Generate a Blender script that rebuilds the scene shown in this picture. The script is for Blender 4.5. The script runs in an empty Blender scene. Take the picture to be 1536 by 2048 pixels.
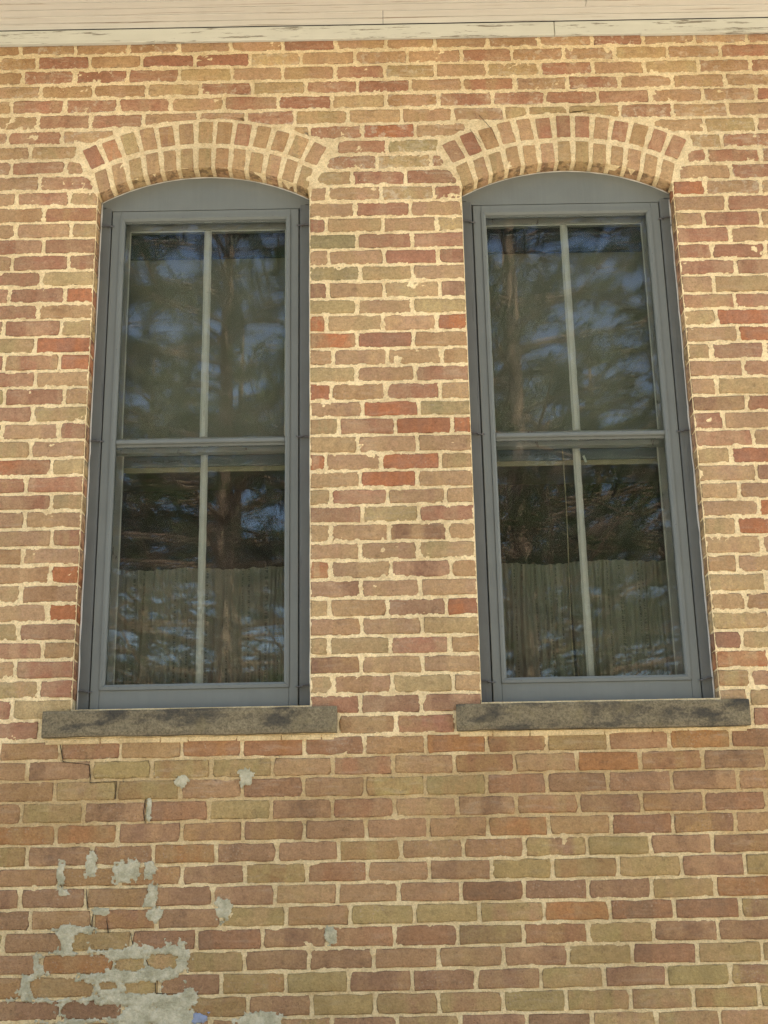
import bpy, math, random
import numpy as np
R = math.radians
rnd = random.Random(11)
sc = bpy.context.scene
C = sc.collection

# ------------------------------------------------------------------ camera
FPX, IW, IH = 2600.0, 1536.0, 2048.0
CAM = np.array([0.0, -4.57311, 1.55])
FW = np.array([0.00146069, 0.95750051, 0.28842786])
RT = np.array([0.99983373, 0.00384415, -0.01782502])
UP = np.array([0.01817622, -0.28840594, 0.9573357])
cd = bpy.data.cameras.new('camera'); cam = bpy.data.objects.new('camera', cd); C.objects.link(cam)
from mathutils import Matrix, Vector
M = Matrix(((RT[0], UP[0], -FW[0], CAM[0]), (RT[1], UP[1], -FW[1], CAM[1]), (RT[2], UP[2], -FW[2], CAM[2]), (0, 0, 0, 1)))
cam.matrix_world = M
cd.sensor_fit = 'VERTICAL'; cd.sensor_height = 24.0; cd.lens = 24.0 * FPX / IH
cd.clip_start = 0.05; cd.clip_end = 2000
sc.camera = cam

# ------------------------------------------------------------------ sky, sun, exposure
SUN_EL, SUN_AZ = 50.0, 22.0            # the sun stands behind the house, to the right (azimuth from +Y towards +X)
w = bpy.data.worlds.new('World'); sc.world = w; w.use_nodes = True
nt = w.node_tree; nt.nodes.clear()
sky = nt.nodes.new('ShaderNodeTexSky'); sky.sky_type = 'NISHITA'; sky.sun_disc = False
sky.sun_elevation = R(SUN_EL); sky.sun_rotation = R(SUN_AZ)
sky.air_density = 1.0; sky.dust_density = 2.5; sky.ozone_density = 1.0
bg = nt.nodes.new('ShaderNodeBackground'); bg.inputs['Strength'].default_value = 0.11
wo = nt.nodes.new('ShaderNodeOutputWorld')
nt.links.new(sky.outputs[0], bg.inputs[0]); nt.links.new(bg.outputs[0], wo.inputs[0])
sd = bpy.data.lights.new('sun', 'SUN'); sd.energy = 4.6; sd.angle = R(0.5); sd.color = (1, 0.95, 0.86)
so = bpy.data.objects.new('sun', sd); C.objects.link(so)
sdir = Vector((math.sin(R(SUN_AZ)) * math.cos(R(SUN_EL)), math.cos(R(SUN_AZ)) * math.cos(R(SUN_EL)), math.sin(R(SUN_EL))))
so.rotation_euler = sdir.to_track_quat('Z', 'Y').to_euler(); so.location = (3, 8, 14)
vs = sc.view_settings
vs.view_transform = 'Standard'; vs.look = 'None'; vs.gamma = 1.0; vs.use_curve_mapping = False
vs.exposure = 2.40
try:
    vs.use_white_balance = True; vs.white_balance_temperature = 7000; vs.white_balance_tint = 14
except Exception:
    pass
sc.render.engine = 'CYCLES'
sc.cycles.use_denoising = True; sc.cycles.denoising_prefilter = 'NONE'
sc.cycles.max_bounces = 8; sc.cycles.diffuse_bounces = 4; sc.cycles.transparent_max_bounces = 16

# ------------------------------------------------------------------ helpers
def unproj(x, y, depth=0.0):
    d = FW + RT * ((x - IW / 2) / FPX) - UP * ((y - IH / 2) / FPX)
    t = (depth - CAM[1]) / d[1]
    p = CAM + d * t
    return float(p[0]), float(p[2])

def s2l(c):
    return tuple(((v / 255.0) / 12.92 if v <= 10 else (((v / 255.0) + 0.055) / 1.055) ** 2.4) for v in c)

def mesh_obj(name, verts, faces, mat, parent=None, loc=None, smooth=False):
    me = bpy.data.meshes.new(name)
    me.from_pydata(verts, [], faces)
    if smooth: me.polygons.foreach_set('use_smooth', [True] * len(me.polygons))
    me.update()
    o = bpy.data.objects.new(name, me); C.objects.link(o)
    if mat: me.materials.append(mat)
    if parent: o.parent = parent
    if loc: o.location = loc
    return o

def empty(name, loc=(0, 0, 0), parent=None):
    o = bpy.data.objects.new(name, None); C.objects.link(o); o.location = loc
    if parent: o.parent = parent
    return o

def tag(o, label, cat=None, group=None, kind=None):
    if label: o['label'] = label
    if cat: o['category'] = cat
    if group: o['group'] = group
    if kind: o['kind'] = kind
    return o

class MB:
    def __init__(s): s.v = []; s.f = []
    def add(s, vs_, fs_):
        n = len(s.v); s.v += [tuple(map(float, q)) for q in vs_]; s.f += [tuple(i + n for i in q) for q in fs_]
    def box(s, x0, x1, y0, y1, z0, z1, b=0.0):
        """box with its front (-y) edges chamfered by b"""
        if b <= 0:
            s.add([(x0,y0,z0),(x1,y0,z0),(x1,y1,z0),(x0,y1,z0),(x0,y0,z1),(x1,y0,z1),(x1,y1,z1),(x0,y1,z1)],
                  [(0,1,5,4),(1,2,6,5),(2,3,7,6),(3,0,4,7),(4,5,6,7),(3,2,1,0)])
        else:
            s.add([(x0+b,y0,z0+b),(x1-b,y0,z0+b),(x1-b,y0,z1-b),(x0+b,y0,z1-b),
                   (x0,y0+b,z0),(x1,y0+b,z0),(x1,y0+b,z1),(x0,y0+b,z1),
                   (x0,y1,z0),(x1,y1,z0),(x1,y1,z1),(x0,y1,z1)],
                  [(0,1,2,3),(4,5,1,0),(5,6,2,1),(6,7,3,2),(7,4,0,3),(8,9,5,4),(9,10,6,5),(10,11,7,6),(11,8,4,7),(11,10,9,8)])
    def tube(s, pts, rads, n=6, cap=True):
        pts = [np.array(p, float) for p in pts]; base = len(s.v)
        for i, p in enumerate(pts):
            t = pts[min(i + 1, len(pts) - 1)] - pts[max(i - 1, 0)]
            t = t / (np.linalg.norm(t) + 1e-9)
            a = np.array((t[1], -t[0], 0.0)) if abs(t[2]) < 0.9 else np.array((0.0, t[2], -t[1])); a /= math.sqrt(a @ a); b = np.array((t[1]*a[2]-t[2]*a[1], t[2]*a[0]-t[0]*a[2], t[0]*a[1]-t[1]*a[0]))
            for k in range(n):
                an = 2 * math.pi * k / n
                s.v.append(tuple(p + rads[i] * (math.cos(an) * a + math.sin(an) * b)))
        for i in range(len(pts) - 1):
            for k in range(n):
                k2 = (k + 1) % n
                s.f.append((base + i*n + k, base + i*n + k2, base + (i+1)*n + k2, base + (i+1)*n + k))
        if cap:
            s.f.append(tuple(base + k for k in range(n))[::-1]); s.f.append(tuple(base + (len(pts)-1)*n + k for k in range(n)))
    def build(s, name, mat, parent=None, smooth=False): return mesh_obj(name, s.v, s.f, mat, parent, smooth=smooth)

def _hash(ix, iy, seed):
    h = (ix.astype(np.int64) * 374761393 + iy.astype(np.int64) * 668265263 + seed * 1442695041) & 0x7fffffff
    h = ((h ^ (h >> 13)) * 1274126177) & 0x7fffffff
    return ((h ^ (h >> 16)) & 0xffff) / 65535.0
def vnoise(x, y, seed=0):
    x = np.asarray(x, float); y = np.asarray(y, float)
    ix = np.floor(x); iy = np.floor(y); fx = x - ix; fy = y - iy
    fx = fx*fx*(3-2*fx); fy = fy*fy*(3-2*fy)
    a = _hash(ix, iy, seed); b = _hash(ix+1, iy, seed); c = _hash(ix, iy+1, seed); d = _hash(ix+1, iy+1, seed)
    return (a*(1-fx)+b*fx)*(1-fy) + (c*(1-fx)+d*fx)*fy
def fbm(x, y, seed=0, o=3):
    r = 0; a = 1; t = 0
    for i in range(o):
        r = r + a * vnoise(np.asarray(x) * 2**i, np.asarray(y) * 2**i, seed + i * 17); t += a; a *= 0.5
    return r / t

# ------------------------------------------------------------------ materials
class NG:
    def __init__(s, name):
        s.m = bpy.data.materials.new(name); s.m.use_nodes = True; s.t = s.m.node_tree; s.t.nodes.clear()
        s.out = s.n('ShaderNodeOutputMaterial'); s.pos = s.n('ShaderNodeNewGeometry').outputs['Position']
    def n(s, k, **kw):
        o = s.t.nodes.new(k)
        for a, b in kw.items(): setattr(o, a, b)
        return o
    def put(s, sock, v):
        if isinstance(v, bpy.types.NodeSocket): s.t.links.new(v, sock)
        elif isinstance(v, tuple): sock.default_value = v if len(v) == 4 or sock.type == 'VECTOR' else (*v, 1)
        else: sock.default_value = v
    def math(s, op, a, b=0.0, c=None, clamp=False):
        o = s.n('ShaderNodeMath', operation=op, use_clamp=clamp); s.put(o.inputs[0], a); s.put(o.inputs[1], b)
        if c is not None: s.put(o.inputs[2], c)
        return o.outputs[0]
    def mix(s, f, a, b, mode='MIX'):
        o = s.n('ShaderNodeMix', data_type='RGBA', blend_type=mode); s.put(o.inputs[0], f); s.put(o.inputs[6], a); s.put(o.inputs[7], b)
        return o.outputs[2]
    def noise(s, scale, detail=3, rough=0.55, vec=None, dist=0.0, dims='3D', wv=None):
        o = s.n('ShaderNodeTexNoise', noise_dimensions=dims)
        if dims != '1D': s.put(o.inputs['Vector'], vec if vec is not None else s.pos)
        if wv is not None: s.put(o.inputs['W'], wv)
        o.inputs['Scale'].default_value = scale; o.inputs['Detail'].default_value = detail; o.inputs['Roughness'].default_value = rough; o.inputs['Distortion'].default_value = dist
        return o.outputs[0]
    def voro(s, scale, vec=None, feat='F1'):
        o = s.n('ShaderNodeTexVoronoi', feature=feat); s.put(o.inputs['Vector'], vec if vec is not None else s.pos); o.inputs['Scale'].default_value = scale
        return o.outputs['Distance']
    def scl(s, v):
        o = s.n('ShaderNodeVectorMath', operation='MULTIPLY'); s.put(o.inputs[0], s.pos); o.inputs[1].default_value = v
        return o.outputs[0]
    def ramp(s, f, a, b, va=0.0, vb=1.0):
        o = s.n('ShaderNodeMapRange', interpolation_type='SMOOTHSTEP'); s.put(o.inputs[0], f)
        for i, q in ((1, a), (2, b), (3, va), (4, vb)): s.put(o.inputs[i], q)
        return o.outputs[0]
    def attr(s, name):
        return s.n('ShaderNodeAttribute', attribute_name=name)
    def sep(s, c):
        o = s.n('ShaderNodeSeparateColor'); s.put(o.inputs[0], c); return o.outputs
    def bsdf(s, col, rough=0.85, bump=None, strength=0.5, dist=0.002, spec=0.3, sub=None):
        p = s.n('ShaderNodeBsdfPrincipled'); s.put(p.inputs['Base Color'], col); s.put(p.inputs['Roughness'], rough)
        p.inputs['Specular IOR Level'].default_value = spec
        if bump is not None:
            b = s.n('ShaderNodeBump'); b.inputs['Strength'].default_value = strength; b.inputs['Distance'].default_value = dist
            s.put(b.inputs['Height'], bump); s.t.links.new(b.outputs[0], p.inputs['Normal'])
        s.t.links.new(p.outputs[0], s.out.inputs[0]); return p

K = 0.90   # photograph tone to reflectance
def alb(c, k=K): return tuple(min(0.9, v * k) for v in s2l(c))

def mat_brick():
    g = NG('brick'); c1 = g.attr('c1').outputs[0]; c2 = g.attr('c2').outputs[0]
    q = g.sep(g.attr('q').outputs[0]); u, edge, seed = q[0], q[1], q[2]; smear = g.attr('q').outputs['Alpha']
    wv = g.math('ADD', g.math('MULTIPLY', u, 1.7), g.math('MULTIPLY', seed, 91.0))
    band = g.ramp(g.noise(1.0, 1.5, 0.5, dims='1D', wv=wv), 0.46, 0.58)
    off = g.n('ShaderNodeVectorMath', operation='ADD'); g.put(off.inputs[0], g.pos)
    comb = g.n('ShaderNodeCombineXYZ'); g.put(comb.inputs[1], g.math('MULTIPLY', seed, 37.0)); g.t.links.new(comb.outputs[0], off.inputs[1])
    P = off.outputs[0]
    blot = g.ramp(g.noise(16, 3, 0.6, vec=P, dist=0.6), 0.36, 0.66)
    f = g.math('MULTIPLY', g.math('ADD', band, blot), 0.5)
    col = g.mix(f, c1, c2)
    # fire marks and soot of the single brick
    dk = g.ramp(g.noise(26, 4, 0.65, vec=P), 0.56, 0.74)
    col = g.mix(g.math('MULTIPLY', dk, 0.58), col, g.mix(0.55, col, (0.10, 0.055, 0.035)), 'MIX')
    # pale bloom dots on some of the bricks
    on = g.ramp(g.math('FRACT', g.math('MULTIPLY', seed, 13.7)), 0.74, 0.78)
    dots = g.ramp(g.voro(95, vec=P), 0.22, 0.34, 1.0, 0.0)
    zone = g.ramp(g.noise(22, 2, 0.5, vec=P), 0.46, 0.58)
    col = g.mix(g.math('MULTIPLY', g.math('MULTIPLY', on, dots), g.math('MULTIPLY', zone, 0.55)), col, (0.42, 0.30, 0.20))
    # grain
    gr = g.noise(170, 3, 0.75)
    col = g.mix(1.0, col, g.mix(gr, (0.50, 0.49, 0.48), (1.48, 1.48, 1.48)), 'MULTIPLY')
    md = g.noise(70, 4, 0.65, vec=P)
    col = g.mix(1.0, col, g.mix(md, (0.66, 0.64, 0.61), (1.33, 1.33, 1.32)), 'MULTIPLY')
    pits = g.ramp(g.voro(85), 0.07, 0.16, 1.0, 0.0)
    pz = g.ramp(g.noise(60, 1, 0.5), 0.52, 0.6)
    col = g.mix(g.math('MULTIPLY', g.math('MULTIPLY', pits, pz), 0.55), col, (0.06, 0.04, 0.03))
    # mortar left on the face of the brick
    sm = g.math('ADD', g.noise(34, 5, 0.7, vec=P), g.math('MULTIPLY', g.math('SUBTRACT', 1.0, edge), 0.13))
    th = g.math('SUBTRACT', 0.86, g.math('MULTIPLY', smear, 0.33))
    mm = g.ramp(sm, th, g.math('ADD', th, 0.10))
    streak = g.ramp(g.noise(1.0, 4, 0.65, vec=g.scl((9, 20, 46))), 0.50, 0.72)
    mm = g.math('MAXIMUM', g.math('MULTIPLY', mm, 0.6), g.math('MULTIPLY', streak, g.math('MULTIPLY', smear, 0.42)))
    col = g.mix(mm, col, (0.60, 0.50, 0.345))
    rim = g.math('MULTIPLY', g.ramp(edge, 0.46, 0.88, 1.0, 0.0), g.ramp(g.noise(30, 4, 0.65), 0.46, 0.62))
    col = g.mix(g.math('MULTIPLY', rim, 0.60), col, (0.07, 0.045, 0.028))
    col = g.mix(1.0, col, g.mix(g.ramp(g.noise(2.3, 5, 0.62), 0.3, 0.7), (0.86, 0.85, 0.83), (1.10, 1.10, 1.10)), 'MULTIPLY')
    h = g.math('ADD', g.math('MULTIPLY', g.noise(140, 4, 0.75), 0.9), g.math('ADD', g.math('MULTIPLY', md, 1.2), g.math('MULTIPLY', pits, -0.9)))
    g.bsdf(col, 0.92, h, 1.0, 0.0065, 0.15); return g.m

def mat_mortar():
    g = NG('mortar'); z = g.n('ShaderNodeSeparateXYZ'); g.put(z.inputs[0], g.pos); zz = z.outputs[2]
    n1 = g.noise(7, 4, 0.6)
    new = alb((248, 224, 174), 0.97); old = alb((212, 184, 134)); pale = alb((236, 213, 163))
    low = g.ramp(g.math('ADD', zz, g.math('MULTIPLY', n1, 0.30)), 2.16, 2.30)      # repointed above the sills
    low2 = g.ramp(g.math('ADD', zz, g.math('MULTIPLY', n1, 0.5)), 1.95, 2.1)
    col = g.mix(low, g.mix(low2, pale, old), new)
    top = g.ramp(g.math('ADD', zz, g.math('MULTIPLY', n1, 0.4)), 4.3, 4.7)
    col = g.mix(top, col, alb((240, 220, 176)))
    col = g.mix(g.math('MULTIPLY', g.ramp(g.noise(24, 4, 0.65), 0.42, 0.72), 0.5), col, alb((200, 166, 116)))
    col = g.mix(1.0, col, g.mix(g.ramp(g.noise(2.3, 5, 0.62), 0.3, 0.7), (0.86, 0.85, 0.83), (1.10, 1.10, 1.10)), 'MULTIPLY')
    gr = g.noise(150, 3, 0.8)
    col = g.mix(1.0, col, g.mix(gr, (0.44, 0.42, 0.38), (1.54, 1.54, 1.54)), 'MULTIPLY')
    pit = g.math('MULTIPLY', g.ramp(g.voro(90), 0.06, 0.17, 1.0, 0.0), g.ramp(g.noise(30, 2), 0.5, 0.62))
    col = g.mix(g.math('MULTIPLY', pit, 0.75), col, (0.10, 0.075, 0.045))
    h = g.math('ADD', g.noise(150, 4, 0.8), g.math('ADD', g.math('MULTIPLY', g.noise(80, 3, 0.6), 1.4), g.math('MULTIPLY', pit, -0.8)))
    g.bsdf(col, 0.95, h, 1.0, 0.006, 0.1); return g.m

def mat_paint(name, c, dirt=0.25, rough=0.55, wearc=None, wear=0.0, grain=(60, 60, 3), ws=(7, 30, 42)):
    g = NG(name); col = alb(c)
    n = g.noise(9, 4, 0.6); col = g.mix(n, tuple(v * (1 - dirt) for v in col), tuple(v * (1 + dirt) for v in col))
    st = g.noise(1, 3, 0.6, vec=g.scl(grain))
    col = g.mix(1.0, col, g.mix(st, (0.93, 0.93, 0.93), (1.06, 1.06, 1.06)), 'MULTIPLY')
    sp = g.math('MULTIPLY', g.ramp(g.voro(55), 0.025, 0.05, 1.0, 0.0), g.ramp(g.noise(11, 1), 0.52, 0.6))
    col = g.mix(g.math('MULTIPLY', sp, 0.7), col, (0.03, 0.03, 0.03))
    if wear:
        wn = g.ramp(g.noise(1, 6, 0.72, vec=g.scl(ws)), 0.66 - wear * 0.2, 0.72 - wear * 0.2)
        col = g.mix(wn, col, alb(wearc))
    g.bsdf(col, rough, g.math('ADD', st, g.math('MULTIPLY', g.noise(120, 2), 0.5)), 0.35, 0.0015, 0.3); return g.m

def mat_stone():
    g = NG('sill_stone')
    col = g.mix(g.noise(14, 4, 0.6), alb((96, 88, 70)), alb((146, 134, 106)))
    gr = g.noise(150, 3, 0.8)
    col = g.mix(1.0, col, g.mix(g.ramp(gr, 0.3, 0.7), (0.62, 0.62, 0.60), (1.42, 1.40, 1.36)), 'MULTIPLY')
    st = g.ramp(g.noise(1, 5, 0.65, vec=g.scl((4.5, 4.5, 11)), dist=0.3), 0.47, 0.63)
    col = g.mix(g.math('MULTIPLY', st, 0.72), col, (0.028, 0.03, 0.03))
    gl = g.ramp(g.noise(9, 3, 0.6), 0.58, 0.72)
    col = g.mix(g.math('MULTIPLY', gl, 0.3), col, alb((150, 135, 95)))
    g.bsdf(col, 0.95, g.math('ADD', gr, g.math('MULTIPLY', g.noise(60, 3), 1.0)), 0.9, 0.003, 0.1); return g.m

def mat_cement():
    g = NG('cement'); col = g.mix(g.ramp(g.noise(22, 5, 0.7), 0.3, 0.7), alb((168, 162, 130)), alb((212, 203, 170)))
    gr = g.noise(140, 3, 0.8); col = g.mix(1.0, col, g.mix(gr, (0.68, 0.68, 0.68), (1.28, 1.28, 1.28)), 'MULTIPLY')
    g.bsdf(col, 0.95, g.math('ADD', gr, g.math('MULTIPLY', g.noise(50, 4, 0.7), 2.2)), 1.0, 0.004, 0.1); return g.m

def mat_plain(name, col, rough=0.8, var=0.2, scale=20):
    g = NG(name); n = g.noise(scale, 4, 0.6)
    g.bsdf(g.mix(n, tuple(v * (1 - var) for v in col), tuple(v * (1 + var) for v in col)), rough, n, 0.3, 0.003, 0.2); return g.m

def mat_glass(name, wave, dust):
    g = NG(name)
    b = g.n('ShaderNodeBump'); b.inputs['Strength'].default_value = wave; b.inputs['Distance'].default_value = 0.01
    g.put(b.inputs['Height'], g.noise(1, 2, 0.5, vec=g.scl((7, 7, 3.2))))
    gl = g.n('ShaderNodeBsdfGlossy'); gl.inputs['Roughness'].default_value = 0.0; gl.inputs['Color'].default_value = (0.95, 0.97, 1, 1)
    tr = g.n('ShaderNodeBsdfTransparent'); tr.inputs['Color'].default_value = (0.93, 0.955, 0.94, 1)
    fr = g.n('ShaderNodeFresnel'); fr.inputs['IOR'].default_value = 1.36
    g.t.links.new(b.outputs[0], gl.inputs['Normal'])
    mx = g.n('ShaderNodeMixShader'); g.t.links.new(fr.outputs[0], mx.inputs[0]); g.t.links.new(tr.outputs[0], mx.inputs[1]); g.t.links.new(gl.outputs[0], mx.inputs[2])
    df = g.n('ShaderNodeBsdfDiffuse'); df.inputs['Color'].default_value = (0.5, 0.47, 0.4, 1)
    m2 = g.n('ShaderNodeMixShader'); g.put(m2.inputs[0], g.math('MULTIPLY', g.ramp(g.noise(6, 4, 0.7), 0.25, 0.8), dust))
    g.t.links.new(mx.outputs[0], m2.inputs[1]); g.t.links.new(df.outputs[0], m2.inputs[2]); g.t.links.new(m2.outputs[0], g.out.inputs[0])
    return g.m

def mat_cloth(name, c, trans=0.3, lace=False):
    g = NG(name); th = g.noise(1, 2, 0.6, vec=g.scl((900, 900, 60)))
    hh = g.noise(1, 2, 0.6, vec=g.scl((60, 60, 700)))
    col = g.mix(g.math('MULTIPLY', g.math('ADD', th, hh), 0.5), tuple(v * 0.75 for v in c), tuple(v * 1.25 for v in c))
    if lace:
        st = g.ramp(g.noise(1, 1, 0.5, vec=g.scl((75, 20, 0.4))), 0.57, 0.66)
        hol = g.ramp(g.noise(1, 1, 0.5, vec=g.scl((30, 30, 190))), 0.48, 0.56)
        col = g.mix(g.math('MULTIPLY', g.math('MULTIPLY', st, hol), 0.65), col, tuple(v * 0.2 for v in c))
    d = g.n('ShaderNodeBsdfDiffuse'); g.put(d.inputs[0], col); t = g.n('ShaderNodeBsdfTranslucent'); g.put(t.inputs[0], col)
    mx = g.n('ShaderNodeMixShader'); mx.inputs[0].default_value = trans
    g.t.links.new(d.outputs[0], mx.inputs[1]); g.t.links.new(t.outputs[0], mx.inputs[2]); g.t.links.new(mx.outputs[0], g.out.inputs[0]); return g.m

def mat_ground():
    g = NG('ground'); n = g.noise(0.7, 5, 0.65); n2 = g.noise(25, 4, 0.7)
    col = g.mix(g.ramp(n, 0.35, 0.65), (0.36, 0.34, 0.30), (0.29, 0.275, 0.235)); col = g.mix(1.0, col, g.mix(n2, (0.6, 0.6, 0.6), (1.4, 1.4, 1.4)), 'MULTIPLY')
    g.bsdf(col, 0.95, n2, 0.6, 0.02, 0.1); return g.m

def mat_bark():
    g = NG('bark'); n = g.noise(1, 5, 0.65, vec=g.scl((14, 14, 3.5))); col = g.mix(n, (0.09, 0.06, 0.042), (0.36, 0.25, 0.165))
    g.bsdf(col, 0.9, n, 0.9, 0.03, 0.1); return g.m
def mat_needle(name, a, b):
    g = NG(name); col = g.mix(g.noise(2.2, 3, 0.6), a, b)
    d = g.n('ShaderNodeBsdfDiffuse'); g.put(d.inputs[0], col); t = g.n('ShaderNodeBsdfTranslucent'); g.put(t.inputs[0], col)
    mx = g.n('ShaderNodeMixShader'); mx.inputs[0].default_value = 0.25
    g.t.links.new(d.outputs[0], mx.inputs[1]); g.t.links.new(t.outputs[0], mx.inputs[2]); g.t.links.new(mx.outputs[0], g.out.inputs[0]); return g.m

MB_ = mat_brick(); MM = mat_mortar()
M_GREY = mat_paint('grey_paint', (111, 115, 107), 0.12, 0.6, grain=(70, 70, 2.0))
M_JAMB = mat_paint('grey_paint_old', (101, 104, 98), 0.2, 0.65, (88, 90, 86), 0.35, (60, 60, 3), (60, 60, 3))
M_SASH = mat_paint('sash_paint', (186, 184, 170), 0.15, 0.7, (110, 98, 84), 0.12, (50, 50, 4), (40, 40, 6))
M_CREAM = mat_paint('cream_paint', (203, 203, 186), 0.10, 0.6, (132, 126, 110), 0.5, (2, 60, 60), (5, 60, 60))
M_SOFFIT = mat_paint('soffit_paint', (216, 212, 197), 0.08, 0.65, (176, 162, 142), 0.42, (1.5, 140, 90), (1.6, 90, 42))
M_STILE = mat_paint('sash_paint_shaded', (142, 140, 130), 0.2, 0.7, (92, 82, 74), 0.3, (50, 50, 4), (30, 30, 6)); M_STONE = mat_stone(); M_CEM = mat_cement()  # stiles and rails: sash colour with the shade of the recess mixed in
M_CAULK = mat_plain('caulk', alb((205, 200, 185)), 0.6, 0.2, 60)
M_DARK = mat_plain('dark_gap', (0.02, 0.018, 0.015), 0.9)
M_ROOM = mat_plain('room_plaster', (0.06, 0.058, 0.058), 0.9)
M_STORM = mat_glass('storm_glass', 0.002, 0.02); M_PANE = mat_glass('old_glass', 0.006, 0.01)
M_CURT = mat_cloth('curtain_cloth', (0.27, 0.245, 0.19), 0.35, True)
M_SHADE = mat_cloth('shade_cloth', (0.22, 0.195, 0.155), 0.15)
M_BAR = mat_plain('shade_bar', (0.16, 0.17, 0.18), 0.5, 0.15)
M_NAVY = mat_plain('dark_blue_shadow', (0.028, 0.034, 0.048), 0.9); M_HEM = mat_plain('shade_hem', (0.34, 0.28, 0.19), 0.8, 0.15)  # navy: tone of the painted shadow under the window head
M_METAL = mat_plain('painted_metal', (0.10, 0.10, 0.095), 0.45, 0.4, 90)
M_ROOF = mat_plain('roof_shingle', (0.09, 0.085, 0.08), 0.9)
M_BARK = mat_bark()
M_N1 = mat_needle('needles', (0.030, 0.052, 0.018), (0.085, 0.115, 0.040)); M_N2 = mat_needle('pale_needles', (0.05, 0.075, 0.03), (0.13, 0.15, 0.06))
M_TWIG = mat_plain('twig', (0.06, 0.045, 0.03)); M_WHITE = mat_plain('white', (0.6, 0.6, 0.55)); M_BLUE = mat_plain('blue_paint', alb((140, 150, 166)), 0.7, 0.3, 120)
M_CORD = mat_plain('cord', (0.3, 0.25, 0.17))

# ------------------------------------------------------------------ house
house = empty('brick_house', (0, 0, 0))
tag(house, 'tan and red brick house wall with two tall arched grey windows', 'house')
XL, XR, ZT = -2.7, 2.7, 4.992

# openings: centre, left jamb, right jamb
WIN = [(-0.6845, -1.104, -0.265), (0.757, 0.338, 1.176)]
SILL_Z, SPRING, CROWN = 2.222, 4.262, 4.372
HW = 0.4193
RI = (HW**2 + (CROWN - SPRING)**2) / (2 * (CROWN - SPRING)); CZ = CROWN - RI
SA = math.asin(HW / RI)                              # half angle of the arch
RING1, RING2 = RI + 0.101, RI + 0.108
RE = RI + 0.213

# measured bed joints (left px, right px)
BL = [114,142.5,172,200,231,262.5,292.5,322.5,352.5,383.5,414.7,447,478,510,542.6,575,608,640,674.5,708.6,743,776,812,845.5,881.6,917.7,953,988,1021,1058,1094.5,1130,1168,1206.5,1244.5,1281.6,1318.8,1357.8,1397,1440,1483,1522.5,1562.5,1606,1650,1693,1737,1777,1820,1864,1908,1953,2001,2046]
BR = [87.5,116,145,174,202.5,232.5,265,295,326,358,390,422,452,485.5,517,550,586,617,651.5,684.7,720,754.8,791,823.5,859.6,894.8,928,964,998,1032.5,1069.6,1108,1145.6,1183.6,1221.5,1260.5,1298.4,1336.4,1375.3,1413,1454,1496,1537,1581,1622,1665,1706,1752,1795,1837,1882,1926,1971,2017]
BX = [45]*9 + [90]*31 + [40] + [45]*13
beds = []
for k in range(54):
    a = unproj(BX[k], BL[k]); b = unproj(1476, BR[k]); zm = 4.91253 - 0.07 * k
    za = 0.75 * a[1] + 0.25 * zm; zb = 0.75 * b[1] + 0.25 * zm
    beds.append((a[0], za, b[0], zb, BX[k], BL[k], BR[k]))
def bedz(k, X):
    if k < 0: return 4.984
    if k > 53: return beds[53][1] * 0.5 + beds[53][3] * 0.5 - 0.07 * (k - 53)
    a = beds[k]; t = (X - a[0]) / (a[2] - a[0]); return a[1] + (a[3] - a[1]) * t
def bedpx(k, x):
    if k < 0: return 92 + (62 - 92) * x / 1536
    if k > 53: return BL[53] + 44 + (BR[53] - BL[53]) * (x - 45) / 1431
    a = beds[k]; return a[5] + (a[6] - a[5]) * (x - a[4]) / (1476 - a[4])

PAL = {'R': (175,127,98), 'P': (186,150,115), 'B': (180,143,102), 'T': (192,159,116), 'G': (184,160,114), 'Y': (199,172,124),
       'O': (190,126,86), 'D': (160,122,95), 'N': (166,151,109), 'r': (171,128,92), 'p': (179,142,103), 'b': (176,140,95), 't': (184,152,106),
       'g': (178,153,102), 'o': (181,131,86), 'd': (158,123,92), 'n': (171,150,101), 'y': (184,158,104)}
J = 'J'
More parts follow.
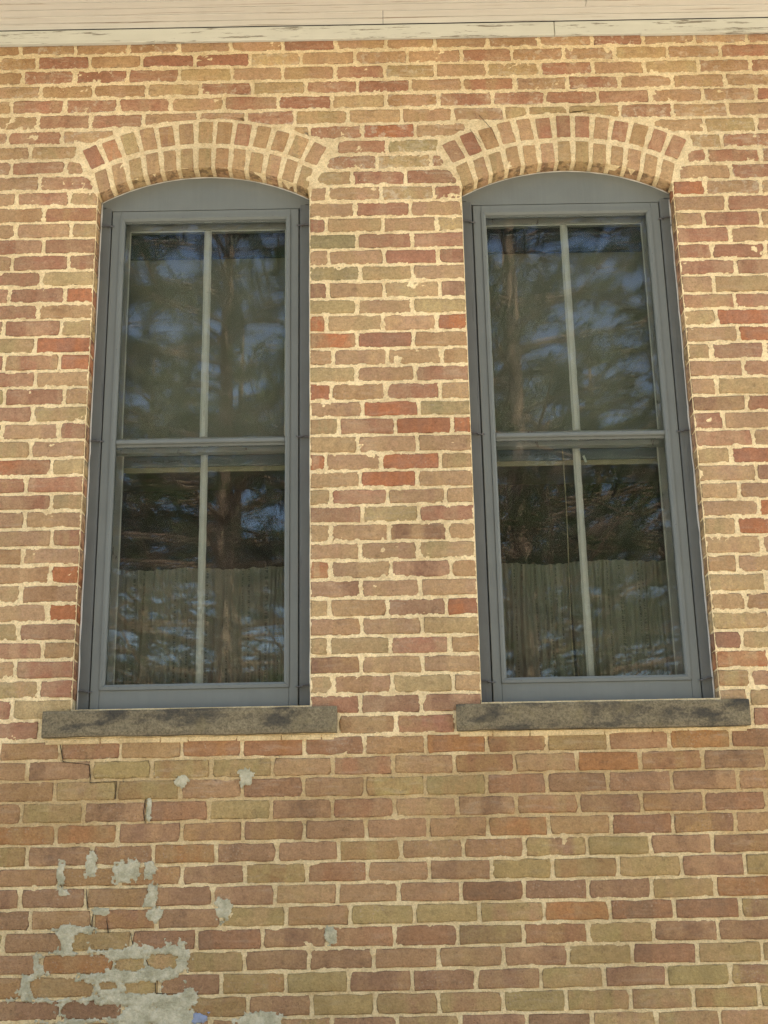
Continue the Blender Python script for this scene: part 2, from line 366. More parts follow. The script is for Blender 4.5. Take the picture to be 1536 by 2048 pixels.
# row: list of segments, each 'start joints end' in px with colour pairs; J0..J3 = jambs
JX = {'a': WIN[0][1], 'b': WIN[0][2], 'c': WIN[1][1], 'd': WIN[1][2]}
ROWS = {
 1: [([-60,42,151,257,359,462,566,671,772,870,975,1077,1183,1285,1388,1493,1598], 'BT BT BP PB PT PB RD TP PT PT PB TP RD PT PT PR')],
 2: [([-30,75,180,284,390,500,602,710,815,922,1024,1127,1228,1334,1440,1546], 'TB RR TB RR RR YT TP PT TP RP PB PT TY PB RP')],
 3: [([-60,46,150,256,359,464,565,670,771,871,974,1080,1185,1289,1396,1500,1605], 'TB RP RR PR YT PT TP RP GT PT YT RP PT TY PB RP')],
 4: [([-25,82,187,294,400,505,611,715,820,925,1030,1135,1238,1345,1449,1555], 'TP BT BP TY RP TG RP RR TP RT TP RP PT TP TP')],
 5: [([-80,24,131,236,342,449,557,664,771,877,984,1090,1195,1299,1405,1511,1615], 'TT RP RP RP PT PR RR TY PB RP RP RP PR PB PT RR')],
 6: [([-30,76,181,287,397,492,590,696,803,905,1008,1055,1136,1240,1345,1455,1560], 'TP PR RP PT PT RP GT TT PT PT GT GT GT RP TP PT')],
 7: [([-88,16,124,228], 'PP RP PT'), ([585,619,725,830,935], 'TT PR RO TP'), ([1303,1408,1512,1618], 'TT GT PP')],
 8: [([-45,61,156], 'PT GT'), ([672,774,879], 'RP GN'), ([1375,1443,1548], 'TG RP')],
 9: [([-82,23,131,170], 'PP RP PT'), ([650,754,862,892], 'PR GT RP'), ([1370,1414,1521,1626], 'RP RP PP')],
 10: [([-28,79,190], 'PT PR'), ([633,704,811,916], 'TG RP RP'), ([1355,1462,1568], 'PT RP')],
 11: [([-73,33,139,'a'], 'PT RP TG'), (['b',656,762,867,'c'], 'PT PT TG PR'), (['d',1410,1520,1626], 'OR PT TT')],
 12: [([-20,88,'a'], 'TB RB'), (['b',710,820,'c'], 'PT PR TP'), (['d',1452,1557], 'PT RP')],
 13: [([-75,32,142.5,'a'], 'PT PT TG'), (['b',652.5,765,873.4,'c'], 'RP TG PT GY'), (['d',1407,1520,1630], 'TP RP PT')],
 14: [([-20,87.5,'a'], 'PR PR'), (['b',714,824,'c'], 'NN PR RP'), (['d',1459,1565], 'RP TP')],
 15: [([-80,25,138,'a'], 'PT RP PR'), (['b',657.4,768,876,'c'], 'TP PT RR RP'), (['d',1423,1530,1640], 'RP RD PR')],
 16: [([-20,83,'a'], 'PR YG'), (['b',721,825,'c'], 'NG GT TP'), (['d',1471,1580], 'RP PR')],
 17: [([-88,18.5,130,'a'], 'PR RP OR'), (['b',655.7,768,879.6,'c'], 'DP TP TG PD'), (['d',1427,1540], 'PT GT')],
 18: [([-34,77,'a'], 'PR BT'), (['b',714,824.6,'c'], 'GG PT GG'), (['d',1470,1580], 'TR RP')],
 19: [([-100,8,122,'a'], 'PR RP GT'), (['b',652.5,765,873.4,'c'], 'OT TG TP OR'), (['d',1433,1545], 'GT RO')],
 20: [([-40,70.7,'a'], 'GT RO'), (['b',715,826.4,'c'], 'TO RD TB'), (['d',1476,1590], 'TP OR')],
 21: [([-100,9,119,'a'], 'PR RT OR'), (['b',666,774.4,884,'c'], 'TB PT TT TB'), (['d',1423,1530,1640], 'TG PD PT')],
 22: [([-40,70.7,'a'], 'PR TT'), (['b',712.6,829.6,'c'], 'TG TP PR'), (['d',1486,1598], 'PB RP')],
 23: [([-105,9,128.5,'a'], 'GG RP PT'), (['b',662.6,772.4,880.8,'c'], 'RO TB RP TT'), (['d',1433,1546], 'TP GT')],
 24: [([-50,66,'a'], 'PR GT'), (['b',726,838.7,'c'], 'PT RO GN'), (['d',1493,1605], 'TD PR')],
 25: [([-110,4,119.5,'a'], 'PP PT PR'), (['b',678,790.5,904,'c'], 'BN PR RO OR'), (['d',1447,1560], 'RP PT')],
 26: [([-55,61,'a'], 'TG PT'), (['b',716,834,'c'], 'TT TP PT'), (['d',1506.5,1620], 'PR PT')],
 27: [([-12,102.5,'a'], 'PO GY'), (['b',652,762.6,880,'c'], 'OP PT OR GT'), (['d',1461.6,1575], 'GT RO')],
 28: [([-62,52.7,'a'], 'RB RP'), (['b',720.7,834,'c'], 'TT OR PT'), (['d',1513,1630], 'TP DP')],
 29: [([-12,103,'a'], 'PR GT'), (['b',662,775,891,'c'], 'GT PR TP TT'), (['d',1478,1590], 'TT PB')],
 30: [([-65,50.8,'a'], 'PT PT'), (['b',724.5,838,'c'], 'PR GY RP'), (['d',1517,1635], 'TP OG')],
 31: [([-12,103.5,'a'], 'TP RT'), (['b',661,778,894,'c'], 'TT TP DT TT'), (['d',1473,1590], 'TG OR')],
 32: [([-70,45.3,'a'], 'TB PT'), (['b',720.7,836,'c'], 'TP TP GT'), (['d',1523,1640], 'PT PP')],
 33: [([-18,100.6,'a'], 'BT OO'), (['b',661.5,781.7,902,'c'], 'OT TP PD BT'), (['d',1475,1594], 'TB PT')],
 34: [([-75,42,'a'], 'TG BP'), (['b',723,840,'c'], 'PD PT TP'), (['d',1531.5,1650], 'TG TT')],
 35: [([-22,95.3,'a'], 'PT OO'), (['b',658.6,775,893,'c'], 'TG TB PD OR'), (['d',1491.5,1610], 'TB BP')],
 36: [([-80,38,'a'], 'TG PD'), (['b',723.7,843.8,'c'], 'BP PT GT'), (['d',1540,1655], 'GT TT')],
 37: [([-32,86,'a'], 'PR BT'), (['b',658,780.8,899,'c'], 'GT TG RP TB'), (['d',1484,1605], 'DR TG')],
 38: [([-88,30.7,'a'], 'TT PR'), (['b',722.5,844.7,'c'], 'BD TP TP'), (['d',1538,1655], 'OT TT')],
 39: [([-40,79,'a'], 'GT RP'), (['b',667.4,785,906.8,'c'], 'GT PB YG TT'), (['d',1500.7,1620], 'GB RP')],
 40: [([-95,25,145], 'RP GY'), (['b',720.7,843.8,'c'], 'PR DP DP'), (['d',1496,1615], 'TG TG')],
 41: [([-42,80], 'RP'), ([676,792,912], 'TB RB'), ([1504,1625], 'RP')],
 42: [([-2,120,241.5,363.5,485,608.5,729,852,973,1093,1215.5,1337,1460.5,1584], 'pb rp tb ro ro rd bp or rt tg pr bo rd')],
 43: [([-65,55,184,304,422.5,545,665,787,908,1028,1154,1279.5,1404.5,1532,1655], 'pp pd gg gb gt tp pr pt rb pt oo rb dp gt')],
 44: [([-12,110,234,360,485,607.5,730,850.5,973,1093,1215.5,1343,1474.5,1598], 'bp gt gb pb rd pt gb nt rd dp dp dp pb')],
 45: [([-80,42.5,167.5,294,417.5,542.5,665,789,914,1033,1158,1283,1408,1532,1655], 'bp gt pd dr gn pd rp pt pd rt dp db rd pb')],
 46: [([-12,112,236,363.5,486,609,732.5,857,975.5,1097,1221.5,1345.5,1470.5,1595], 'bo ob dp bd bd pp pp pb ob bt rd bd pb')],
 47: [([-70,55,183.5,306.5,432.5,554,677.5,802,927,1049.5,1174,1300.5,1424,1549], 'gb pd db bo pd pp bg pt pb dg gn pd db')],
 48: [([-5,119,240,364,490,614,735,858,983,1105.5,1235.5,1363,1489.5,1615], 'bp bb br pd gb rp pp pd yg gb gt dp gg')],
 49: [([-88,40,172.5,298.5,426,550,675,798,922,1048,1175.5,1303,1430.5,1555], 'dp dp pb dp pd pt pp pd dr dd dp gt op')],
 50: [([-65,61,186,313.5,442.5,572.5,700,829,959,1088,1219.5,1348,1480.5,1608], 'pd pb rb pd gt pb gg gg gp ob rd dr gd')],
 51: [([-120,6,132.5,263.5,393.5,525,655,789,915.5,1046.5,1177,1307,1435.5,1562], 'gg pp gt dr dr pd pr rd dg rb gt pd pd')],
 52: [([-45,83,228,366,489,617.5,747.5,877,1007,1137,1264.5,1394,1524,1650], 'pp bo gt gt pd pd pp pt pd gt rd gt gt')],
 53: [([-80,50,190,320,442.5,571.5,697.5,824,952,1082,1208,1333,1460.5,1588], 'bb bt gt dp gb gn dp pd pd gt pd gn gd')],
 54: [([-8,120,245,370,496.5,624,750,877,1006.5,1132,1260.5,1387,1518,1645], 'dp dp bt bg pd gy gp pg gn gp pg bg gg')],
 55: [([-80,45,170,295,420,545,665,794,920.5,1054,1184,1313,1440.5,1570], 'dp pb bg dp pb pg pd pg dp dp pg pg pb')],
}

# ---- wall sheet of mortar (real relief, cut round the openings)
def mortar_h(X, Z):
    """how far the mortar stands out (metres) at a place on the wall"""
    lowk = np.clip((2.14 - Z) / 0.06, 0, 1)
    h = 0.0017 - 0.0004 * lowk + (fbm(X * 30, Z * 38, 3, 3) - 0.5) * 0.0062 + (fbm(X * 105, Z * 120, 9, 3) - 0.5) * 0.0056
    h = np.minimum(h, 0.0029 + (fbm(X * 140, Z * 150, 31, 2) - 0.5) * 0.001)
    sm = fbm(X * 15, Z * 19, 21, 3); h = h + np.clip((sm - 0.74) / 0.15, 0, 1) * 0.0022
    return h
def glines(bp, fine, coarse, lo, hi):
    out = []
    for a, b in zip(bp[:-1], bp[1:]):
        st = fine if (a >= lo - 1e-6 and b <= hi + 1e-6) else coarse
        n = max(1, int(round((b - a) / st))); out += list(np.linspace(a, b, n, endpoint=False))
    return np.array(out + [bp[-1]])
gx = glines([XL, -1.75, WIN[0][1], WIN[0][2], WIN[1][1], WIN[1][2], 1.80, XR], 0.0056, 0.03, -1.76, 1.81)
gz = glines([0.0, 1.05, SILL_Z, SPRING, CROWN + 0.05, ZT], 0.0056, 0.03, 1.04, 5)
GX, GZ = np.meshgrid(gx, gz)
H = mortar_h(GX, GZ)
nx, nz = len(gx), len(gz)
cxs = (gx[:-1] + gx[1:]) / 2; czs = (gz[:-1] + gz[1:]) / 2
CX, CZm = np.meshgrid(cxs, czs)
keep = np.ones_like(CX, bool)
for c, a, b in WIN:
    keep &= ~((CX > a) & (CX < b) & (CZm > SILL_Z) & (CZm < SPRING))
    r = np.hypot(CX - c, CZm - CZ); keep &= ~((r < RI + 0.05) & (CZm > SPRING - 0.001) & (np.abs(np.arctan2(CX - c, CZm - CZ)) < SA))
idx = np.arange(nx * nz).reshape(nz, nx)
fs = np.stack([idx[:-1, :-1], idx[:-1, 1:], idx[1:, 1:], idx[1:, :-1]], -1)[keep]
V = np.stack([GX, -H, GZ], -1).reshape(-1, 3)
V = V.tolist(); F = fs.tolist()
# jamb returns
def quad(a, b, c, d):
    n = len(V); V.extend([a, b, c, d]); F.append([n, n+1, n+2, n+3])
for c, a, b in WIN:
    z0, z1 = SILL_Z - 0.02, SPRING + 0.01
    quad((a - 0.003, 0.001, z0), (a - 0.003, 0.12, z0), (a - 0.003, 0.12, z1), (a - 0.003, 0.001, z1))
    quad((b + 0.003, 0.12, z0), (b + 0.003, 0.001, z0), (b + 0.003, 0.001, z1), (b + 0.003, 0.12, z1))
wall = mesh_obj('wall', V, F, MM, house, smooth=True)

# ---- bricks
stuff_bricks = []; brick_list = []
def arch_push(x, z):
    for c, a, b in WIN:
        dx, dz = x - c, z - CZ; r = math.hypot(dx, dz); an = math.atan2(dx, dz)
        if r < RE + 0.012 and abs(an) < SA * 0.965 + 0.02 and r > RI - 0.02:
            do = RE + 0.012 - r; ds = (SA * 0.965 + 0.012 - abs(an)) * r
            if ds <= 0: return x, z
            if do <= ds: k = (RE + 0.012) / r; return c + dx * k, CZ + dz * k
            na = math.copysign(SA * 0.965 + 0.012, an); return c + r * math.sin(na), CZ + r * math.cos(na)
    return x, z

def outline(x0, x1, zb0, zt0, zb1, zt1, clip, jl, jr):
    """points of a brick's face outline, anticlockwise; jl/jr: the end is a jamb corner"""
    W = x1 - x0
    n = max(2, int(round(W / 0.042)))
    rr = lambda: rnd.choice((0.0015, 0.002, 0.003, 0.006))
    pts = []
    ds = 0.0022
    for i in range(n + 1):
        t = i / n; x = x0 + W * t; z = zb0 + (zb1 - zb0) * t
        if i == 0: x += 0 if jl else rr()
        if i == n: x -= 0 if jr else rr()
        pts.append((x, z + rnd.uniform(-ds, ds)))
    if not jr: pts.append((x1 + rnd.uniform(-ds, ds), zb1 + (zt1 - zb1) * rnd.uniform(0.12, 0.3)))
    pts.append((x1 + (0 if jr else rnd.uniform(-ds, ds)), zb1 + (zt1 - zb1) * rnd.uniform(0.6, 0.88)))
    for i in range(n + 1):
        t = 1 - i / n; x = x0 + W * t; z = zt0 + (zt1 - zt0) * t
        if i == 0: x -= 0 if jr else rr()
        if i == n: x += 0 if jl else rr()
        pts.append((x, z + rnd.uniform(-ds, ds)))
    if not jl: pts.append((x0 + rnd.uniform(-ds, ds), zb0 + (zt0 - zb0) * rnd.uniform(0.6, 0.88)))
    pts.append((x0 + (0 if jl else rnd.uniform(-ds, ds)), zb0 + (zt0 - zb0) * rnd.uniform(0.12, 0.3)))
    if clip:
        top = max(zt0, zt1); bot = min(zb0, zb1)
        pts = [arch_push(*q) for q in pts]
        pts = [(x, min(z, top + 0.002)) for x, z in pts]
    return pts

def brick_data(pts, proud, depth, jl=None, jr=None, tilt=0.0):
    P = np.array(pts); c = P.mean(0); n = len(P)
    def inset(d):
        q = P - c; L = np.abs(q)
        s = np.sign(q); hx = np.abs(P[:, 0] - c[0]).max(); hz = np.abs(P[:, 1] - c[1]).max()
        o = q.copy(); o[:, 0] -= s[:, 0] * np.minimum(d, L[:, 0]) * (L[:, 0] > hx - 0.03); o[:, 1] -= s[:, 1] * np.minimum(d, L[:, 1]) * (L[:, 1] > hz * 0.35)
        return o + c
    A = P; B = inset(0.0026); D_ = inset(0.0085)
    v = []
    for (x, z) in A: v.append((x, depth, z))
    for (x, z) in B: v.append((x, -proud + 0.0018, z))
    for (x, z) in D_: v.append((x, -proud - tilt * (z - c[1]), z))
    v.append((c[0], -proud, c[1]))
    f = []
    for r in range(2):
        for i in range(n):
            j = (i + 1) % n; f.append((r*n + i, r*n + j, (r+1)*n + j, (r+1)*n + i))
    for i in range(n): f.append((2*n + i, 2*n + (i + 1) % n, 3*n))
    return v, f, [0.5 if depth > 0.05 else 0.0]*n + [0.45]*n + [1.0]*(n + 1)

def area(p):
    s = 0
    for i in range(len(p)):
        x0, z0 = p[i]; x1, z1 = p[(i + 1) % len(p)]; s += x0*z1 - x1*z0
    return s / 2

def jig(c, a=0.10):
    k = rnd.uniform(1 - a, 1 + a); return tuple(min(0.9, v * k * rnd.uniform(0.98, 1.02)) for v in c)

def make_brick(x0, x1, k, cols, jl=False, jr=False, clip=False, vis=True, smear=0.3):
    up = k <= 11; lo = k >= 42
    hb = 0.0040 if up else (0.0025 if lo else 0.0028)
    hj = 0.0035
    a = x0 + (0 if jl else hj * rnd.uniform(0.8, 1.25)); b = x1 - (0 if jr else hj * rnd.uniform(0.8, 1.25))
    if b - a < 0.012: return
    wob = lambda: rnd.uniform(-0.0012, 0.0012)
    zb0, zb1 = bedz(k-1, a) + hb + wob(), bedz(k-1, b) + hb + wob(); zt0, zt1 = bedz(k-2, a) - hb + wob(), bedz(k-2, b) - hb + wob()
    pts = outline(a, b, zb0, zt0, zb1, zt1, clip, jl, jr)
    ar = area(pts)
    if ar < 0.0006: return
    proud = rnd.uniform(0.0030, 0.0038) if up else (rnd.uniform(0.0036, 0.0052) if lo else rnd.uniform(0.0031, 0.0042))
    v, f, e = brick_data(pts, proud, 0.078 if (jl or jr) else 0.010, tilt=rnd.uniform(-0.02, 0.02))
    c1, c2 = PAL[cols[0]], PAL[cols[1]]
    brick_list.append(dict(v=v, f=f, e=e, c1=jig(alb(c1)), c2=jig(alb(c2)), seed=rnd.random(), smear=min(1, max(0, smear * rnd.uniform(0.4, 1.6))),
                           area=ar if vis else -1, x0=a, x1=b, k=k))

def rowx(v, k):
    if isinstance(v, str): return JX[v]
    y = (bedpx(k-2, v) + bedpx(k-1, v)) / 2
    return unproj(v, y)[0]

for k, segs in ROWS.items():
    sm = 0.78 if k <= 11 else (0.34 if k < 42 else (0.24 if k > 45 else 0.42))
    for js, cs in segs:
        cs = cs.split(); xs = [rowx(q, k) for q in js]
        for i, cc in enumerate(cs):
            yv = 1000
            make_brick(xs[i], xs[i+1], k, cc, jl=(js[i] in ('b', 'd')), jr=(js[i+1] in ('a', 'c')), clip=6 <= k <= 11, smear=sm,
                       vis=not ((isinstance(js[i+1], (int, float)) and js[i+1] <= 4) or (isinstance(js[i], (int, float)) and js[i] >= 1532)))
    # carry the course on beyond the picture
    f0 = rowx(segs[0][0][0], k); l0 = rowx(segs[-1][0][-1], k); keys = 'RPBTGPT' if k < 42 else 'rpbtgdp'
    while f0 > XL + 0.02:
        make_brick(max(f0 - 0.215, XL), f0, k, rnd.choice(keys) + rnd.choice(keys), vis=False, smear=sm); f0 -= 0.215
    while l0 < XR - 0.02:
        make_brick(l0, min(l0 + 0.215, XR), k, rnd.choice(keys) + rnd.choice(keys), vis=False, smear=sm); l0 += 0.215
for k in range(56, 72):                                # courses below the picture, down to the ground
    x = XL - (0.1075 if k % 2 else 0)
    while x < XR - 0.02:
        make_brick(max(x, XL), min(x + 0.215, XR), k, rnd.choice('rpbtgdp') + rnd.choice('rpbtgdp'), vis=False, smear=0.25); x += 0.215

def add_attrs(me, c1, c2, q):
    for nm, dat in (('c1', c1), ('c2', c2), ('q', q)):
        at = me.attributes.new(nm, 'FLOAT_COLOR', 'POINT'); at.data.foreach_set('color', np.asarray(dat, np.float32).ravel())

def brick_attr(b):
    n = len(b['v']); L = max(1e-3, b['x1'] - b['x0'])
    return [(*b['c1'], 1)] * n, [(*b['c2'], 1)] * n, [((p[0] - b['x0']) / L, e, b['seed'], b['smear']) for p, e in zip(b['v'], b['e'])]

def brick_object(b, name, parent):
    V = np.array(b['v']); c = V.mean(0); c[1] = 0
    me = bpy.data.meshes.new(name); me.from_pydata((V - c).tolist(), [], b['f']); me.polygons.foreach_set('use_smooth', [True] * len(me.polygons)); me.update()
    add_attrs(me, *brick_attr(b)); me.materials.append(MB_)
    o = bpy.data.objects.new(name, me); C.objects.link(o); o.parent = parent; o.location = c.tolist(); return o

def bricks_stuff(lst, name, parent):
    V = []; F = []; A = [[], [], []]
    for b in lst:
        n = len(V); V += b['v']; F += [tuple(i + n for i in f) for f in b['f']]
        for s, t in zip(A, brick_attr(b)): s += t
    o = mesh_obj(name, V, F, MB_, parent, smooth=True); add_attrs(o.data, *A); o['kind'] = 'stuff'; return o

brick_list.sort(key=lambda b: -b['area'])
N_SINGLE = 300
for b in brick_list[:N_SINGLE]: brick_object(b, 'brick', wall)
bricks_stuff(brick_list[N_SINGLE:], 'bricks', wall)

# ---- arches
ARC = [(['PT','TP','TG','PT','TT','TG','TG','BT','TT','TG','PT','TT','TG'], ['RD','PO','GT','PT','BD','PT','TG','TB','PR','TT','TB','TG','PT']),
       (['GT','PT','TG','TT','TT','TP','TG','TG','TG','TT','TP','TT','TT'], ['PR','RR','BT','PT','PT','RP','RP','RP','PT','RP','TB','PR','RP'])]
for (c, a, b), (inn, outr) in zip(WIN, ARC):
    # mortar bed of the arch, a curved strip with its own underside
    Va = []; Fa = []; na, nr = 150, 26
    for i in range(na + 1):
        an = -SA - 0.012 + (2 * SA + 0.024) * i / na
        for j in range(nr + 1):
            r = RI + 0.004 + (RE + 0.006 - RI) * j / nr
            x, z = c + r * math.sin(an), CZ + r * math.cos(an)
            Va.append((x, -0.0006 - float(mortar_h(np.array(x), np.array(z))), z))
        for yd in (0.078,):
            Va.append((c + (RI + 0.004) * math.sin(an), yd, CZ + (RI + 0.004) * math.cos(an)))
    st = nr + 2
    for i in range(na):
        for j in range(nr): Fa.append((i*st+j, (i+1)*st+j, (i+1)*st+j+1, i*st+j+1))
        Fa.append((i*st, i*st+nr+1, (i+1)*st+nr+1, (i+1)*st))
    arch = mesh_obj('brick_arch', Va, Fa, MM, house, smooth=True)
    for ring, (cols, r0, r1) in enumerate(((inn, RI, RING1 - 0.004), (outr, RING2 + 0.004, RE))):
        for i, cc in enumerate(cols):
            a0 = -SA + 2 * SA * i / 13; a1 = -SA + 2 * SA * (i + 1) / 13
            jn = 0.0072 / ((r0 + r1) / 2)
            a0 += jn * rnd.uniform(0.7, 1.3); a1 -= jn * rnd.uniform(0.7, 1.3)
            w0 = 0.92 if ring else 0.97                    # headers taper a little towards the opening
            q0 = r0 + (rnd.uniform(-0.001, 0.003)); q1 = r1 + rnd.uniform(-0.006, 0.003)
            pts = []
            mid = (a0 + a1) / 2; ha = (a1 - a0) / 2; tw = rnd.uniform(-0.012, 0.012)
            # anticlockwise seen from the camera: bottom left, bottom right, up the right side, back
            for t, rr_ in ((-0.93, q0), (0, q0), (0.93, q0), (1.0, q0 + 0.012), (0.98, (q0+q1)/2), (0.97, q1 - 0.012), (0.9, q1), (0, q1 + 0.001), (-0.9, q1), (-0.97, q1 - 0.012), (-0.98, (q0+q1)/2), (-1.0, q0 + 0.012)):
                an = (mid + ha * t * (r0 / rr_ * 0.5 + 0.5) + (rr_ - q0) * tw) * (0.955 if ring else 1 - 0.045 * (rr_ - q0) / (q1 - q0)); rad = rr_ + rnd.uniform(-0.0012, 0.0012)
                pts.append((c + rad * math.sin(an), CZ + rad * math.cos(an)))
            P = np.array(pts); cc_ = P.mean(0); n = len(P)
            proud = rnd.uniform(0.0040, 0.0050); dp = 0.080 if ring == 0 else 0.012
            v = [(x, dp, z) for x, z in pts]
            for sc_, yy in ((0.0022, -proud + 0.0016), (0.006, -proud)):
                for x, z in pts:
                    d = cc_ - (x, z); L = np.linalg.norm(d); q = np.array((x, z)) + d / L * sc_; v.append((q[0], yy, q[1]))
            v.append((cc_[0], -proud, cc_[1])); f = []
            for r_ in range(2):
                for i2 in range(n): f.append((r_*n+i2, r_*n+(i2+1)%n, (r_+1)*n+(i2+1)%n, (r_+1)*n+i2))
            for i2 in range(n): f.append((2*n+i2, 2*n+(i2+1)%n, 3*n))
            brick_object(dict(v=v, f=f, e=[0.5 if ring == 0 else 0.0]*n+[0.45]*n+[1]*(n+1), c1=jig(alb(PAL[cc[0]])), c2=jig(alb(PAL[cc[1]])), seed=rnd.random(), smear=rnd.uniform(0.2, 0.6), x0=P[:,0].min(), x1=P[:,0].max()), 'arch_brick', arch)

# ---- core of the wall, room, roof
m = MB()
Y0, Y1 = 0.0125, 0.30
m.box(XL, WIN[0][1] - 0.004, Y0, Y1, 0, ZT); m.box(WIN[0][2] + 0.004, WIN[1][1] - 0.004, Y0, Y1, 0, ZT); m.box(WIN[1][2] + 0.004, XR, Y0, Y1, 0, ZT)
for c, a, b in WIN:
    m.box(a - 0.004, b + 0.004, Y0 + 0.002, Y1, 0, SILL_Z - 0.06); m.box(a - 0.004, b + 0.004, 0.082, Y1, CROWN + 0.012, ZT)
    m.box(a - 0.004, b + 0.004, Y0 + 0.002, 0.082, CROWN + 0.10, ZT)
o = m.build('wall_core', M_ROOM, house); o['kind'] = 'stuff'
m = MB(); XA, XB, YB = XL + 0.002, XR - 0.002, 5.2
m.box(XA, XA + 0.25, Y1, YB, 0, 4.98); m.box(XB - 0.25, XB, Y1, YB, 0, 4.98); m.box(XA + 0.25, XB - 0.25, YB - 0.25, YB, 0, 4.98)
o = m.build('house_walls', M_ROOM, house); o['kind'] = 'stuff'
m = MB(); m.box(XA + 0.25, XB - 0.25, Y1, YB - 0.25, 1.25, 1.35); m.build('room_floor', mat_plain('floor_boards', (0.12, 0.07, 0.04)), house)
m = MB(); m.box(XA + 0.25, XB - 0.25, Y1, YB - 0.25, 4.62, 4.72); m.build('room_ceiling', mat_plain('ceiling_plaster', (0.30, 0.27, 0.22)), house)
# roof with its eaves
m = MB(); ey, ez, rz = -0.62, 5.06, 7.1; x0, x1 = XL - 0.35, XR + 0.35; ym = (0 + YB) / 2; by = YB + 0.62
m.add([(x0, ey, ez), (x1, ey, ez), (x1, ym, rz), (x0, ym, rz), (x1, by, ez), (x0, by, ez), (x0, ey, ez + .12), (x1, ey, ez + .12), (x1, ym, rz + .12), (x0, ym, rz + .12), (x1, by, ez + .12), (x0, by, ez + .12)],
      [(1, 0, 3, 2), (2, 3, 5, 4), (6, 7, 8, 9), (9, 8, 10, 11), (0, 1, 7, 6), (5, 11, 10, 4), (0, 6, 9, 3), (3, 9, 11, 5), (2, 8, 7, 1), (4, 10, 8, 2), (0, 3, 5), (1, 4, 2)])
m.build('roof', M_ROOF, house)
m = MB(); m.box(x0, x1, -0.64, -0.622, 5.0, 5.17, 0.003); m.build('fascia_board', M_CREAM, house)
# frieze board, two lengths, with a thin lower bead
xj = unproj(1108, 70)[0]
fr = MB(); fr.box(XL, xj - 0.0012, -0.020, -0.006, 4.957, 5.021, 0.002); frieze = fr.build('frieze_board', M_CREAM, house)
fr = MB(); fr.box(xj + 0.0012, XR, -0.0205, -0.006, 4.9575, 5.021, 0.002); fr.build('frieze_board', M_CREAM, house)
for (xa, xb, z) in ((XL, -0.9, 4.9545), (1.1, XR, 4.953)):
    fr = MB(); fr.box(xa, xb, -0.024, -0.006, z, z + 0.009, 0.0015); fr.build('frieze_strip', M_CREAM, house)
# soffit: beaded boards seen from below, butt joints
soffit = empty('soffit', (0, 0, 5.02), house)
def soffit_board(xa, xb, ya, yb, dz):
    """tongued board with a bead groove along its middle, lower face down"""
    pr = [(ya + 0.0022, 0.004), (ya + 0.0034, 0.0), ((ya+yb)/2 - 0.0024, 0.0), ((ya+yb)/2 - 0.0020, 0.012), ((ya+yb)/2 + 0.0020, 0.012), ((ya+yb)/2 + 0.0024, 0.0), (yb - 0.0034, 0.0), (yb - 0.0022, 0.004), (yb - 0.0022, 0.018), (ya + 0.0022, 0.018)]
    n = len(pr); v = [(xa, y, dz + z) for y, z in pr] + [(xb, y, dz + z) for y, z in pr]
    f = [(i, (i + 1) % n, n + (i + 1) % n, n + i) for i in range(n)] + [tuple(range(n))[::-1], tuple(range(n, 2 * n))]
    return mesh_obj('soffit_board', v, f, M_SOFFIT, soffit)
yb = -0.0215
joints = [[unproj(766, 40, -0.05)[0]], [unproj(1172, 8, -0.13)[0]], [0.4], [-1.0], [1.4], [-0.3], [0.9]]
for i in range(7):
    ya = yb - 0.083; xs = [x0] + joints[i] + [x1]
    for a, b in zip(xs[:-1], xs[1:]): soffit_board(a + 0.001, b - 0.001, ya, yb, rnd.uniform(-0.0012, 0.0012))
    yb = ya
m = MB(); m.box(x0, x1, -0.62, 0.0, 5.043, 5.05); m.build('soffit_backing', M_DARK, house)
# rusty nail heads and knots in the soffit boards
for px, ys in ((92, (10, 23, 35, 43)), (405, (4, 13, 32, 41)), (950, (8, 22)), (1160, (12,)), (1352, (34,)), (748, (5, 27))):
    for y in ys:
        d = FW + RT * ((px + rnd.uniform(-4, 4) - IW/2) / FPX) - UP * ((y - IH/2) / FPX); t = (5.0185 - CAM[2]) / d[2]; p = CAM + d * t
        if p[1] < -0.6: continue
        mm = MB(); a_, b_ = rnd.uniform(0.012, 0.022), rnd.uniform(0.0025, 0.005)
        ring = [(p[0] + a_ * math.cos(q) * rnd.uniform(0.6, 1.1), p[1] + b_ * math.sin(q) * rnd.uniform(0.7, 1.2)) for q in np.linspace(0, 2 * math.pi, 11)[:-1]]
        mm.add([(x, y2, 5.0172) for x, y2 in ring] + [(x, y2, 5.021) for x, y2 in ring], [tuple(range(9, -1, -1))] + [(i, (i+1) % 10, 10 + (i+1) % 10, 10 + i) for i in range(10)])
        mm.build('knot', mat_plain('knot_stain', alb((120, 100, 84))) if 'knot_stain' not in bpy.data.materials else bpy.data.materials['knot_stain'], soffit)

